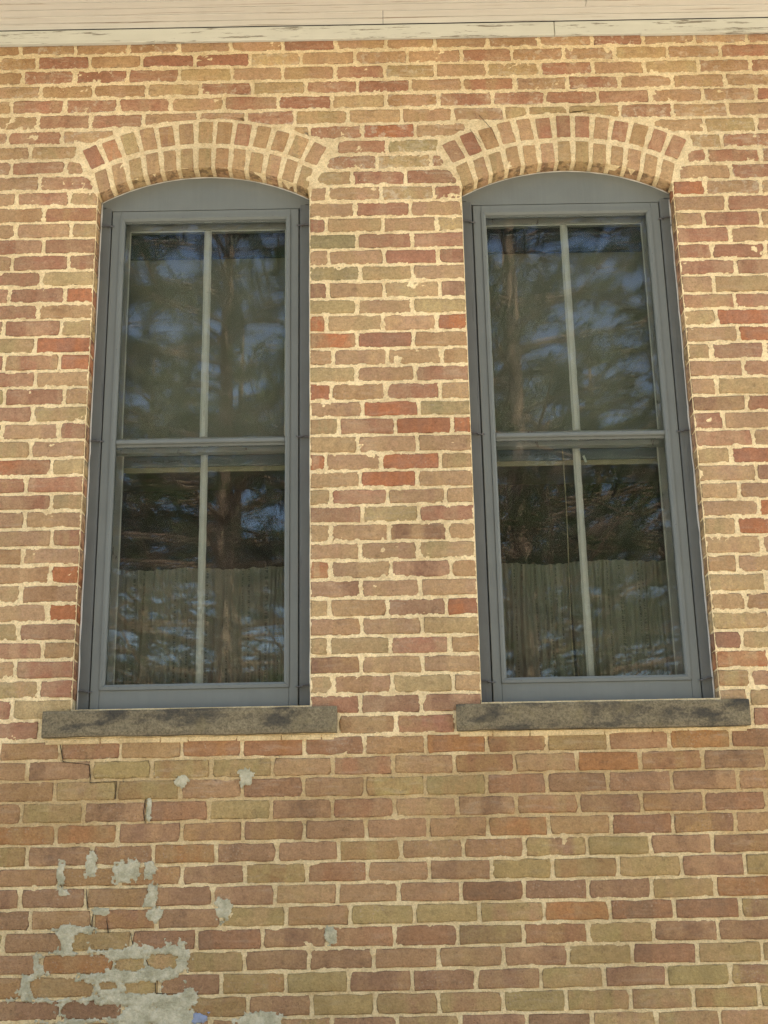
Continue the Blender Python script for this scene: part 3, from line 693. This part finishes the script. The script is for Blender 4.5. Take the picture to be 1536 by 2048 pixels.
# ------------------------------------------------------------------ windows
YF = 0.065                                              # face of the window frame
def window(c, label):
    w = empty('window', (0, 0, 0), house); w['label'] = label
    L, Rr = c - HW, c + HW
    SO, SI, MO = 0.372, 0.3215, 0.3395                  # storm edge, opening, moulding outer edge (half widths)
    ST, MT, OT = 4.222, 4.196, 4.178; SB, MBt, OB = 2.2285, 2.298, 2.318
    # jambs of the frame
    for s in (-1, 1):
        m = MB(); a, b = sorted((c + s * (SO + 0.0042), c + s * (HW + 0.012)))
        m.box(a, b, YF, 0.20, SILL_Z - 0.004, SPRING - 0.02, 0.003); m.build('jamb', M_JAMB, w)
    # arched head panel
    n = 28; Rp = RI + 0.010; v = []; zb = ST + 0.0036
    aa = math.asin((HW + 0.010) / Rp)
    top = [(c + Rp * math.sin(-aa + 2 * aa * i / n), CZ + Rp * math.cos(-aa + 2 * aa * i / n)) for i in range(n + 1)]
    for y in (YF + 0.001, 0.16):
        v += [(x, y, z) for x, z in top] + [(x, y, zb if abs(x - c) < SO + 0.002 else SPRING - 0.0185) for x, z in top]
    k = n + 1; f = []
    for i in range(n): f += [(k + i, k + i + 1, i + 1, i), (2*k + i, 2*k + i + 1, 3*k + i + 1, 3*k + i), (k + i + 1, k + i, 3*k + i, 3*k + i + 1)]
    mesh_obj('head_panel', v, f, M_GREY, w)
    m = MB()
    for s in (-1, 1):
        a, b = sorted((c + s * (SO + 0.0005), c + s * (HW + 0.011))); m.box(a, b, YF + 0.0008, 0.16, SPRING - 0.0195, zb if zb > SPRING else SPRING - 0.018)
    # bead of caulk along brick and frame
    for s in (-1, 1):
        m = MB(); x = c + s * (HW - 0.0025); pts = []; z = SILL_Z
        while z < SPRING: pts.append((x + rnd.uniform(-0.001, 0.001), YF - 0.001 + rnd.uniform(-0.003, 0.003), z)); z += rnd.uniform(0.03, 0.08)
        m.tube(pts, [rnd.uniform(0.0018, 0.0042) for _ in pts], 5); m.build('caulk_bead', M_CAULK, w, True)
    m = MB(); pts = [(c + (RI - 0.001) * math.sin(q), YF - 0.001, CZ + (RI - 0.001) * math.cos(q)) for q in np.linspace(-SA, SA, 30)]
    m.tube(pts, [rnd.uniform(0.0012, 0.0030) for _ in pts], 5); m.build('caulk_bead', M_CAULK, w, True)
    # storm window
    YS = YF - 0.002
    for s in (-1, 1):
        m = MB(); a, b = sorted((c + s * MO, c + s * SO)); m.box(a, b, YS, YS + 0.03, SB, ST, 0.0016); m.build('storm_stile', M_GREY, w)
    m = MB(); m.box(c - MO + 0.0006, c + MO - 0.0006, YS + 0.0003, YS + 0.03, MT, ST, 0.0012); m.build('storm_top_rail', M_GREY, w)
    m = MB(); m.box(c - MO + 0.0006, c + MO - 0.0006, YS + 0.0003, YS + 0.03, SB, MBt, 0.0012); m.build('storm_bottom_rail', M_GREY, w)
    # mitred mouldings: profile slopes in towards the glass
    def mould(p0, p1, q0, q1):
        v = []
        yo, yi = YS - 0.005, YS - 0.0035
        for (px, pz), (qx, qz) in ((p0, q0), (p1, q1)):
            v += [(px, YS + 0.004, pz), (px, yo, pz), (px + (qx - px) * 0.55, yo - 0.001, pz + (qz - pz) * 0.55), (qx, yi + 0.004, qz), (qx, YS + 0.03, qz), (px, YS + 0.03, pz)]
        f = [(i, (i + 1) % 6, 6 + (i + 1) % 6, 6 + i) for i in range(6)] + [tuple(range(6))[::-1], tuple(range(6, 12))]
        mesh_obj('storm_moulding', v, f, M_GREY, w)
    g = 0.0006
    tl, tr, bl, br = (c-MO, MT), (c+MO, MT), (c-MO, MBt), (c+MO, MBt); itl, itr, ibl, ibr = (c-SI, OT), (c+SI, OT), (c-SI, OB), (c+SI, OB)
    mould((tl[0]+g, tl[1]), (tr[0]-g, tr[1]), (itl[0]+g, itl[1]), (itr[0]-g, itr[1])); mould((br[0]-g, br[1]), (bl[0]+g, bl[1]), (ibr[0]-g, ibr[1]), (ibl[0]+g, ibl[1]))
    mould((bl[0], bl[1]+g), (tl[0], tl[1]-g), (ibl[0], ibl[1]+g), (itl[0], itl[1]-g)); mould((tr[0], tr[1]-g), (br[0], br[1]+g), (itr[0], itr[1]-g), (ibr[0], ibr[1]+g))
    m = MB(); m.box(c - SI + 0.0005, c + SI - 0.0005, YS - 0.001, YS + 0.012, 3.234, 3.2505, 0.003); m.build('storm_crossbar', M_GREY, w)
    m = MB(); m.box(c - SI + 0.0005, c + SI - 0.0005, YS + 0.0125, YS + 0.032, 3.2255, 3.252, 0.002); m.build('storm_meeting_rail', M_GREY, w)
    m = MB(); m.box(c - SI + 0.001, c + SI - 0.001, YS + 0.016, YS + 0.019, 3.253, OT - 0.0005); m.build('storm_pane', M_STORM, w)
    m = MB(); m.box(c - SI + 0.001, c + SI - 0.001, YS + 0.016, YS + 0.019, OB + 0.0005, 3.225); m.build('storm_pane', M_STORM, w)
    # nail heads round the mouldings
    def nail(x, z):
        m = MB(); ring = [(x + 0.0018 * math.cos(q), z + 0.0018 * math.sin(q)) for q in np.linspace(0, 2*math.pi, 7)[:-1]]
        m.add([(a, YS - 0.0072, b) for a, b in ring] + [(a, YS - 0.002, b) for a, b in ring], [tuple(range(6))] + [(i, 6+i, 6+(i+1) % 6, (i+1) % 6) for i in range(6)]); m.build('nail', M_METAL, w)
    for t in (0.08, 0.36, 0.64, 0.92):
        x = c - SI + 2 * SI * t; nail(x, (OB + MBt) / 2 - 0.002); nail(x, (OT + MT) / 2 + 0.002)
    for t in (0.1, 0.3, 0.5, 0.7, 0.9):
        z = OB + (OT - OB) * t
        for s in (-1, 1): nail(c + s * (SI + MO) / 2, z)
    # twisted turn buttons
    for s in (-1, 1):
        for z in (4.150, 3.245, 2.300):
            x = c + s * (SO + 0.004); m = MB(); zz = z + rnd.uniform(-0.006, 0.006); dirx = s
            prof = [(-0.022, 0.0045, -0.010), (-0.010, 0.006, -0.011), (0.0, 0.0045, -0.010), (0.010, 0.007, -0.009), (0.022, 0.0065, -0.008), (0.027, 0.003, -0.007)]
            bend = rnd.uniform(-0.004, 0.004); vv = []
            for i, (t, h, y) in enumerate(prof):
                zc = zz + math.sin(t * 120) * 0.003 + bend * (t / 0.025)
                for (dy, dz) in ((-0.0015, -h/2), (-0.0035, 0), (-0.0015, h/2), (0.003, h/2), (0.003, -h/2)): vv.append((x + dirx * (t + 0.010), YF + y + dy, zc + dz))
            ff = []
            for i in range(5):
                for j in range(5): ff.append((i*5+j, i*5+(j+1) % 5, (i+1)*5+(j+1) % 5, (i+1)*5+j))
            ff += [(0,1,2,3,4), (29,28,27,26,25)]
            m.add(vv, ff); m.tube([(x + dirx * 0.010, YF + 0.002, zz), (x + dirx * 0.010, YF - 0.014, zz)], [0.004, 0.004], 8)
            m.build('turn_button', M_METAL, w)
    # sashes
    def sash(y0, y1, z0, z1, top, bot, sw, mw):
        GX = c - 0.316, c + 0.316
        for s in (-1, 1):
            m = MB(); a, b = sorted((c + s * 0.316, c + s * 0.368)); m.box(a, b, y0, y1, z0, z1, 0.002); m.build('sash_stile', M_STILE, w)
        m = MB(); m.box(GX[0] + .0005, GX[1] - .0005, y0 + 0.0006, y1, z1 - top, z1, 0.002); m.build('sash_rail', M_STILE, w)
        m = MB(); m.box(GX[0] + .0005, GX[1] - .0005, y0 + 0.0006, y1, z0, z0 + bot, 0.002); m.build('sash_rail', M_STILE, w)
        m = MB(); m.box(c - mw/2, c + mw/2, y0 + 0.002, y1 - 0.004, z0 + bot + .0005, z1 - top - .0005, 0.004); m.build('muntin', M_SASH, w)
        for a, b in ((GX[0] + .001, c - mw/2 - .001), (c + mw/2 + .001, GX[1] - .001)):
            m = MB(); m.box(a, b, y0 + 0.012, y0 + 0.015, z0 + bot + .001, z1 - top - .001); m.build('pane', M_PANE, w)
            # ragged putty along the glass
            for (p0, p1) in (((a, z1 - top), (b, z1 - top)), ((a, z0 + bot), (a, z1 - top)), ((b, z0 + bot), (b, z1 - top))):
                m = MB(); q = max(4, int(math.hypot(p1[0]-p0[0], p1[1]-p0[1]) / 0.03)); pts = [(p0[0] + (p1[0]-p0[0]) * i / q, y0 + 0.009, p0[1] + (p1[1]-p0[1]) * i / q) for i in range(q + 1)]
                m.tube(pts, [rnd.uniform(0.002, 0.0036) for _ in pts], 4); m.build('putty', M_SASH, w)
    sash(0.138, 0.172, 3.222, 4.236, 0.060, 0.062, 0.05, 0.0225)
    sash(0.176, 0.210, 2.245, 3.262, 0.020, 0.075, 0.05, 0.0205)
    # blind stops that close the gap between frame and sashes
    for s in (-1, 1):
        m = MB(); a, b = sorted((c + s * 0.352, c + s * (SO + 0.0022))); m.box(a, b, YS + 0.0305, 0.30, SB, ST + 0.02); m.build('blind_stop', M_JAMB, w)
    m = MB(); m.box(c - 0.352, c + 0.352, YS + 0.0305, 0.30, ST + 0.012, ST + 0.05); m.build('head_stop', M_JAMB, w)
    return w
windows = [window(WIN[0][0], 'left arched window with grey storm frame and curtain across its lower half'),
           window(WIN[1][0], 'right arched window with grey storm frame and parted curtain below')]

# stone sills
def sill(w, xa, xb, za, zb, yf):
    nx_, nz_ = 46, 6; v = []; f = []
    def off(x, z, s): return float(fbm(np.array(x * 14.0), np.array(z * 30.0), s, 3)) - 0.5
    rows = [(0.0, 0.16), (0.0, 0.012), (0.004, 0.003), (0.15, 0), (0.4, 0), (0.65, 0), (0.88, 0), (0.985, 0.003), (1.0, 0.011), (1.0, 0.16)]
    for i in range(nx_ + 1):
        x = xa + (xb - xa) * i / nx_; ends = 0.004 if i in (0, nx_) else 0
        for t, y in rows:
            z = za + (zb - za) * t
            v.append((x, yf + y + ends + off(x, z, 4) * 0.003, z + (off(x, 9.0 + t, 5) * 0.006 if t in (0.0, 1.0, 0.985, 0.004) else 0)))
    k = len(rows)
    for i in range(nx_):
        for j in range(k - 1): f.append((i*k+j, (i+1)*k+j, (i+1)*k+j+1, i*k+j+1))
    f += [tuple(range(k))[::-1], tuple(nx_ * k + j for j in range(k))]
    mesh_obj('sill', v, f, M_STONE, w, smooth=False)
sill(windows[0], -1.199, -0.170, 2.124, 2.216, -0.030); sill(windows[1], 0.247, 1.271, 2.122, 2.214, -0.030)
# mortar packing under the sills
for w, xa, xb in ((windows[0], -1.19, -0.18), (windows[1], 0.255, 1.262)):
    x = xa
    while x < xb - 0.02:
        L = min(rnd.uniform(0.09, 0.26), xb - x); m = MB(); m.box(x + 0.0015, x + L - 0.0015, -0.004 - rnd.uniform(0, 0.004), 0.02, 2.102 + rnd.uniform(-0.002, 0.002), 2.121, 0.002); m.build('sill_packing', MM, w); x += L

# ------------------------------------------------------------------ cement patches, cracks, blue paint
def patch(name, parent, adds, holes, mat, seed, hgt=0.0035, cell=0.0036, rough=0.9):
    A = []
    for px, py, rx, ry in adds:
        x, z = unproj(px / 2, 1500 + py / 2); A.append((x, z, rx / 2 / 545, ry / 2 / 545))
    Hh = []
    for px, py, rx, ry in holes:
        x, z = unproj(px / 2, 1500 + py / 2); Hh.append((x, z, rx / 2 / 545, ry / 2 / 545))
    xa = min(a[0] - a[2] * 1.6 for a in A); xb = max(a[0] + a[2] * 1.6 for a in A); za = min(a[1] - a[3] * 1.6 for a in A); zb = max(a[1] + a[3] * 1.6 for a in A)
    gx_ = np.arange(xa, xb + cell, cell); gz_ = np.arange(za, zb + cell, cell); X, Z = np.meshgrid(gx_, gz_)
    fld = np.full_like(X, -9.0)
    for a in A: fld = np.maximum(fld, 1 - (np.abs((X - a[0]) / a[2])**3 + np.abs((Z - a[1]) / a[3])**3)**(1/3))
    for a in Hh: fld = np.minimum(fld, ((np.abs((X - a[0]) / a[2])**4 + np.abs((Z - a[1]) / a[3])**4)**0.25 - 1) * 1.0)
    fld = fld + (fbm(X * 26, Z * 30, seed, 4) - 0.5) * rough * 1.1 + (fbm(X * 110, Z * 110, seed + 3, 2) - 0.5) * rough * 0.9
    keep_ = (fld[:-1, :-1] > 0) & (fld[1:, :-1] > 0) & (fld[:-1, 1:] > 0) & (fld[1:, 1:] > 0)
    hgt_ = np.clip(fld / 0.30, 0, 1) ** 0.7 * (hgt + 0.0028) + (fbm(X * 60, Z * 60, seed + 5, 3) - 0.5) * 0.0045 + (fbm(X * 150, Z * 190, seed + 6, 2) - 0.5) * 0.0030
    Y = -(0.0012 + hgt_); ed = fld < 0.02
    Y[ed] = 0.001
    ids = -np.ones(X.shape, int); fcs = []; vts = []
    ii, jj = np.where(keep_)
    def vid(i, j):
        if ids[i, j] < 0: ids[i, j] = len(vts); vts.append((X[i, j] + (vnoise(np.array(i * .7), np.array(j * .7), 3) - .5) * cell * .6, Y[i, j], Z[i, j]))
        return int(ids[i, j])
    for i, j in zip(ii, jj): fcs.append((vid(i, j), vid(i, j+1), vid(i+1, j+1), vid(i+1, j)))
    if fcs: return mesh_obj(name, vts, fcs, mat, parent, smooth=True)
SM = [[(727,128,26,28)], [(988,112,32,32)], [(598,235,12,42)], [(367,455,22,52)], [(245,500,20,52), (255,570,20,12)], [(490,490,40,42), (530,478,42,36), (597,480,28,36)], [(607,580,28,46)],
      [(410,645,36,15)], [(622,660,30,32)], [(890,645,32,46)], [(1325,735,24,34)]]
for i, a in enumerate(SM): patch('cement_patch', house, a, [], M_CEM, 40 + i)
BIG = [(315,720,75,18), (270,770,28,56), (390,790,36,28), (470,800,70,24), (560,840,170,56), (690,830,62,60), (165,860,36,52), (430,895,100,66), (620,930,120,70), (112,950,28,56), (300,985,220,24), (540,985,220,44),
       (690,1010,90,42), (300,1075,130,22), (240,1045,20,50), (560,1065,130,40), (740,970,40,22), (690,1075,110,36), (240,820,60,18), (520,920,170,60)]
HOL = [(305,858,104,30), (245,955,102,32), (520,858,44,15), (560,952,66,17), (655,845,44,22), (105,1052,118,30), (360,1045,92,20), (695,945,42,22), (440,770,76,22), (430,942,24,10)]
patch('cement_patch', house, BIG, HOL, M_CEM, 71, 0.0045, 0.0036, 0.78)
patch('cement_patch', house, [(1045,1078,70,30), (1000,1092,80,24)], [], M_CEM, 77)
patch('paint_spot', house, [(800,1072,30,22)], [], M_BLUE, 79, 0.0075, 0.003)
def crack(pts):
    m = MB(); P = [unproj(x, y) for x, y in pts]; n = []; 
    for i in range(len(P) - 1):
        for t in np.linspace(0, 1, 5)[:-1]: n.append((P[i][0] + (P[i+1][0]-P[i][0]) * t + rnd.uniform(-.0012, .0012), P[i][1] + (P[i+1][1]-P[i][1]) * t + rnd.uniform(-.001, .001)))
    n.append(P[-1]); k = len(n)
    v = []
    for i, (x, z) in enumerate(n):
        ww = 0.0011 * (0.35 + 0.65 * math.sin(math.pi * min(1, (i + .6) / k))) * rnd.uniform(.7, 1.3)
        a = n[max(0, i-1)]; b = n[min(k-1, i+1)]; dx, dz = b[0]-a[0], b[1]-a[1]; l = math.hypot(dx, dz) + 1e-9; ox, oz = -dz / l * ww, dx / l * ww
        v += [(x + ox, -0.0052, z + oz), (x - ox, -0.0052, z - oz), (x, 0.004, z)]
    f = []
    for i in range(k - 1): f += [(3*i, 3*i+3, 3*i+4, 3*i+1), (3*i+1, 3*i+4, 3*i+5, 3*i+2), (3*i+2, 3*i+5, 3*i+3, 3*i)]
    m.add(v, f); m.build('crack', M_DARK, house)
for q in ([(121,1478),(122,1497),(127,1524),(180,1530),(181,1566),(234,1563),(231,1598)], [(292,1598),(288,1622),(291,1646)], [(183,1700),(189,1728),(192,1738)], [(122,1748),(121,1768),(126,1778)], [(173,1778),(174,1800),(177,1820)],
          [(188,1824),(183,1860)], [(214,1836),(217,1866)], [(262,1866),(267,1898),(285,1905),(297,1930),(308,1946)], [(312,1950),(312,1986),(360,1988),(365,2010)]):
    crack(q)

# ------------------------------------------------------------------ things behind the glass
def curtain(xa, xb, zt, zb, y, label, seed):
    n, mz = 220, 24; v = []; f = []
    rr = random.Random(seed); ph = [rr.uniform(0, 6.28) for _ in range(6)]
    for i in range(n + 1):
        x = xa + (xb - xa) * i / n; u = x * 1.0
        fold = 0.007 * math.sin(u * 150 + ph[0] + 2.2 * math.sin(u * 19 + ph[1])) + 0.004 * math.sin(u * 330 + ph[2] + 1.5 * math.sin(u * 31))
        top = zt + 0.0018 * math.sin(u * 75 + ph[3] + 2 * math.sin(u * 13)) + 0.004 * math.sin(u * 19 + ph[4]) + 0.0012 * math.sin(u * 170 + ph[5] + 2 * math.sin(u * 21))
        for j in range(mz + 1):
            t = j / mz; z = top + (zb - top) * t
            hd = 0.6 if t < 0.03 else (0.35 if t < 0.07 else 0.7 + 0.5 * t)
            v.append((x + 0.004 * math.sin(t * 5 + u * 40), y + fold * hd, z))
    k = mz + 1
    for i in range(n):
        for j in range(mz): f.append((i*k+j+1, (i+1)*k+j+1, (i+1)*k+j, i*k+j))
    o = mesh_obj('cafe_curtain', v, f, M_CURT, smooth=True); tag(o, label, 'curtain', 'curtains in the lower sashes'); return o
ZCUR = unproj(320, 1139, 0.255)[1]
curtain(WIN[0][0] - 0.335, WIN[0][0] + 0.335, ZCUR, 2.24, 0.255, 'beige lace half curtain hanging across the left window', 1)
xs = unproj(1145, 1250, 0.255)[0]
curtain(WIN[1][0] - 0.335, xs - 0.003, ZCUR - 0.004, 2.24, 0.255, 'beige lace half curtain on the left side of the right window', 2)
curtain(xs + 0.006, WIN[1][0] + 0.335, ZCUR + 0.004, 2.24, 0.262, 'beige lace half curtain on the right side of the right window', 3)
for (c, lab, sid) in ((WIN[0][0], 'tan roller shade behind the upper panes of the left window', 0), (WIN[1][0], 'tan roller shade behind the upper panes of the right window', 1)):
    r = empty('roller_shade', (c, 0.27, 4.2)); tag(r, lab, 'shade', 'roller shades behind the upper panes')
    zb = 3.252
    m = MB(); m.box(-0.338, 0.338, -0.001, 0.001, zb - 4.2, 0.06); m.build('shade_cloth', M_SHADE, r)
    m = MB(); m.tube([(-0.345, 0.02, 0.075), (0.345, 0.02, 0.075)], [0.02, 0.02], 12); m.build('roller', M_HEM, r, True)
    m = MB(); m.box(-0.338, 0.338, -0.009, -0.0012, zb - 0.045 - 4.2, zb - 4.2, 0.003); m.box(-0.338, 0.338, -0.006, -0.0013, zb + 0.004 - 4.2, zb + 0.012 - 4.2, 0.002)
    m.build('bottom_bar', M_BAR, r)
    m = MB(); m.box(-0.338, 0.338, -0.004, 0.003, zb - 0.066 - 4.2, zb - 0.0455 - 4.2, 0.001); m.build('hem', M_HEM, r)
    zh = unproj(400, 516, 0.245)[1]
    m = MB(); m.box(-0.345, 0.345, -0.030, -0.012, zh - 4.2, 0.10, 0.002); m.build('head_shadow', M_NAVY, r)  # added dark strip, stands in for the shadow under the window head
    # scrawl in pencil on the bar
    m = MB(); x = -0.29; pts = []
    for word in range(3):
        q = []
        for t in np.linspace(0, 1, 22): q.append((x + 0.055 * t + 0.006 * math.sin(t * 31), -0.0096, zb - 4.2 - 0.022 + 0.006 * math.sin(t * 27 + word * 2) * (0.5 + 0.5 * math.sin(t * 7 + word))))
        m.tube(q, [0.0007] * len(q), 4); x += 0.068
    m.build('pencil_scrawl', M_TWIG, r)
# pull cord in the right window and a small white tag
p0 = unproj(1127, 936, 0.235); p1 = unproj(1150, 1364, 0.235)
m = MB(); P = [(p0[0] + (p1[0]-p0[0]) * t + 0.003 * math.sin(t * 6), 0.235, 3.25 + (p1[1] - 3.25) * t) for t in np.linspace(0, 1, 14)]
m.tube(P, [0.0022] * len(P), 6); m.tube([P[-1], (P[-1][0], 0.235, P[-1][2] - 0.03)], [0.006, 0.008], 8)
tag(m.build('pull_cord', M_CORD), 'thin tan pull cord hanging in front of the curtain gap, right window', 'cord')
tx, tz = unproj(1168, 918, 0.24); m = MB(); m.add([(tx - .006, .238, tz + .012), (tx + .002, .238, tz + .016), (tx + .012, .240, tz - .012), (tx + .003, .240, tz - .013), (tx - .006, .240, tz + .012), (tx + .002, .240, tz + .016), (tx + .012, .242, tz - .012), (tx + .003, .242, tz - .013)],
      [(0, 1, 2, 3), (7, 6, 5, 4), (0, 4, 5, 1), (1, 5, 6, 2), (2, 6, 7, 3), (3, 7, 4, 0)])
tag(m.build('paper_tag', M_WHITE), 'tiny white paper tag beside the muntin of the right window', 'tag')
# dry stem caught on the right arch
q = [unproj(x, y, -0.012) for x, y in ((958, 228), (972, 246), (985, 262), (993, 278))]
m = MB(); m.tube([(x, -0.004 - 0.012 * math.sin(i), z) for i, (x, z) in enumerate(q)], [0.0012, 0.0012, 0.001, 0.0008], 5)
q2 = [unproj(x, y, -0.012) for x, y in ((940, 258), (952, 272), (962, 284))]; m.tube([(x, -0.008, z) for x, z in q2], [0.0006] * 3, 4)
tag(m.build('dry_stem', M_TWIG), 'thin dry plant stem sticking out beside the right arch', 'stem')

# ------------------------------------------------------------------ ground and the pines opposite
S = 600
o = mesh_obj('ground', [(-S, -S, 0), (S, -S, 0), (S, S, 0), (-S, S, 0)], [(0, 1, 2, 3)], mat_ground()); o['kind'] = 'structure'

def pine(x, y, h, rad, seed, label, mat, dens=1.0, low=2.2, spread=1.0):
    r = random.Random(seed); root = empty('pine_tree', (x, y, 0)); tag(root, label, 'tree', 'pines across from the house')
    tk = MB(); n = 12; bx, by = r.uniform(-.3, .3), r.uniform(-.3, .3)
    tp = lambda z: np.array((bx * math.sin(z / h * 2.5), by * math.sin(z / h * 2.1 + 1) - by * math.sin(1), z))
    tk.tube([tp(h * i / n) for i in range(n + 1)], [rad * (1 - i / n * 0.9) + (0.08 if i == 0 else 0) for i in range(n + 1)], 10)
    Vn = []; Fn = []
    TU = []
    def tuft(p, d, L): TU.append((*p, *d, L))
    z = low
    while z < h * 0.97:
        t = (z - low) / (h - low)
        for b in range(r.choice((3, 4, 4, 5))):
            an = r.uniform(0, 6.283); L = spread * (0.8 + 3.0 * (1 - t) ** 0.8 * (0.45 + 0.55 * min(1, t * 4 + .3))) * r.uniform(.6, 1.15)
            dv = np.array((math.cos(an), math.sin(an), 0)); p = tp(z); pts = [p]; up0 = r.uniform(-.12, .35); m_ = 6
            dead = t < 0.18 and r.random() < 0.55
            cur = p.copy(); wob = r.uniform(-.25, .25)
            for i in range(m_):
                a2 = an + wob * i * 0.35 + r.uniform(-.12, .12)
                cur = cur + np.array((math.cos(a2), math.sin(a2), up0 - 0.05 * i + (0.16 * i if i > 3 else 0))) * (L / m_); pts.append(cur.copy())
            r0 = 0.014 + 0.013 * L
            tk.tube(pts, [r0 * (1 - i / m_ * 0.85) for i in range(m_ + 1)], 5)
            for i in range(2, m_ + 1):
                for s in range(3 if not dead else 2):
                    a3 = an + r.choice((-1, 1)) * r.uniform(.4, 1.2); l2 = L * r.uniform(.14, .34); q0 = pts[i]
                    q1 = q0 + np.array((math.cos(a3), math.sin(a3), r.uniform(-.15, .35))) * l2; qm = (q0 + q1) / 2 + np.array((0, 0, r.uniform(-.04, .06)))
                    tk.tube([q0, qm, q1], [0.010, 0.007, 0.004], 4, False)
                    if not dead:
                        for tt in (0.45, 0.75, 1.0): tuft(q0 + (q1 - q0) * tt, q1 - q0 + np.array((0, 0, .1)), 0.17)
            if not dead: tuft(pts[-1], pts[-1] - pts[-2], 0.2)
        z += r.uniform(.28, .5)
    tk.build('trunk', M_BARK, root, True); 
    T = np.repeat(np.array(TU), int(27 * dens), axis=0); g = np.random.default_rng(seed); N = len(T)
    d = T[:, 3:6] / (np.linalg.norm(T[:, 3:6], axis=1, keepdims=True) + 1e-9); L = T[:, 6:7]
    e = d * g.uniform(.2, 1, (N, 1)) + g.normal(0, .54, (N, 3)); e /= np.linalg.norm(e, axis=1, keepdims=True)
    sd_ = np.cross(e, g.uniform(.05, 1, (N, 3))); sd_ = sd_ / (np.linalg.norm(sd_, axis=1, keepdims=True) + 1e-9) * 0.0055
    o_ = T[:, :3] - d * L * g.uniform(0, .7, (N, 1)); tip = o_ + e * L * g.uniform(.7, 1.2, (N, 1))
    VV = np.stack([o_ - sd_, o_ + sd_, tip], 1).reshape(-1, 3).astype(np.float32)
    me = bpy.data.meshes.new('crown'); me.vertices.add(3 * N); me.vertices.foreach_set('co', VV.ravel()); me.loops.add(3 * N); me.loops.foreach_set('vertex_index', np.arange(3 * N, dtype=np.int32))
    me.polygons.add(N); me.polygons.foreach_set('loop_start', np.arange(0, 3 * N, 3, dtype=np.int32)); me.update(calc_edges=True); me.materials.append(mat)
    co = bpy.data.objects.new('crown', me); C.objects.link(co); co.parent = root
    return root
TREES = [(-2.05, -13.0, 15, .21, 'tall pine opposite the left window', M_N1, 1.0, 3.4, 1.0), (1.75, -11.2, 14, .20, 'tall pine opposite the right window', M_N1, 1.0, 3.2, 1.0),
         (-5.6, -17, 16, .24, 'broad pine left of the pine opposite the left window', M_N2, 0.8, 3.0, 1.25), (0.1, -20, 17, .25, 'far pine in the gap between the two nearest pines', M_N2, 0.6, 4.0, 1.2),
         (5.6, -16.5, 15, .22, 'broad pine right of the pine opposite the right window', M_N1, 0.8, 3.0, 1.2), (-9.5, -24, 17, .26, 'leftmost distant pine of the row', M_N1, 0.45, 2.5, 1.4), (9.5, -25, 17, .26, 'rightmost distant pine of the row', M_N2, 0.45, 2.5, 1.4), (3.4, -26, 18, .26, 'tallest pine at the back of the row', M_N1, 0.5, 3.0, 1.3), (-3.6, -28, 17, .26, 'rearmost pine behind the left ones', M_N1, 0.5, 3.0, 1.3),
         (-7.0, -33, 19, .27, 'slim dark pine far back on the left', M_N1, 0.45, 2.6, 1.5), (-0.9, -35, 20, .28, 'most distant pine, in the middle of the view', M_N1, 0.45, 2.6, 1.5), (6.6, -34, 19, .27, 'slim dark pine far back on the right', M_N1, 0.45, 2.6, 1.5)]
for i, t in enumerate(TREES): pine(t[0], t[1], t[2], t[3], 100 + i, t[4], t[5], t[6], t[7], t[8])
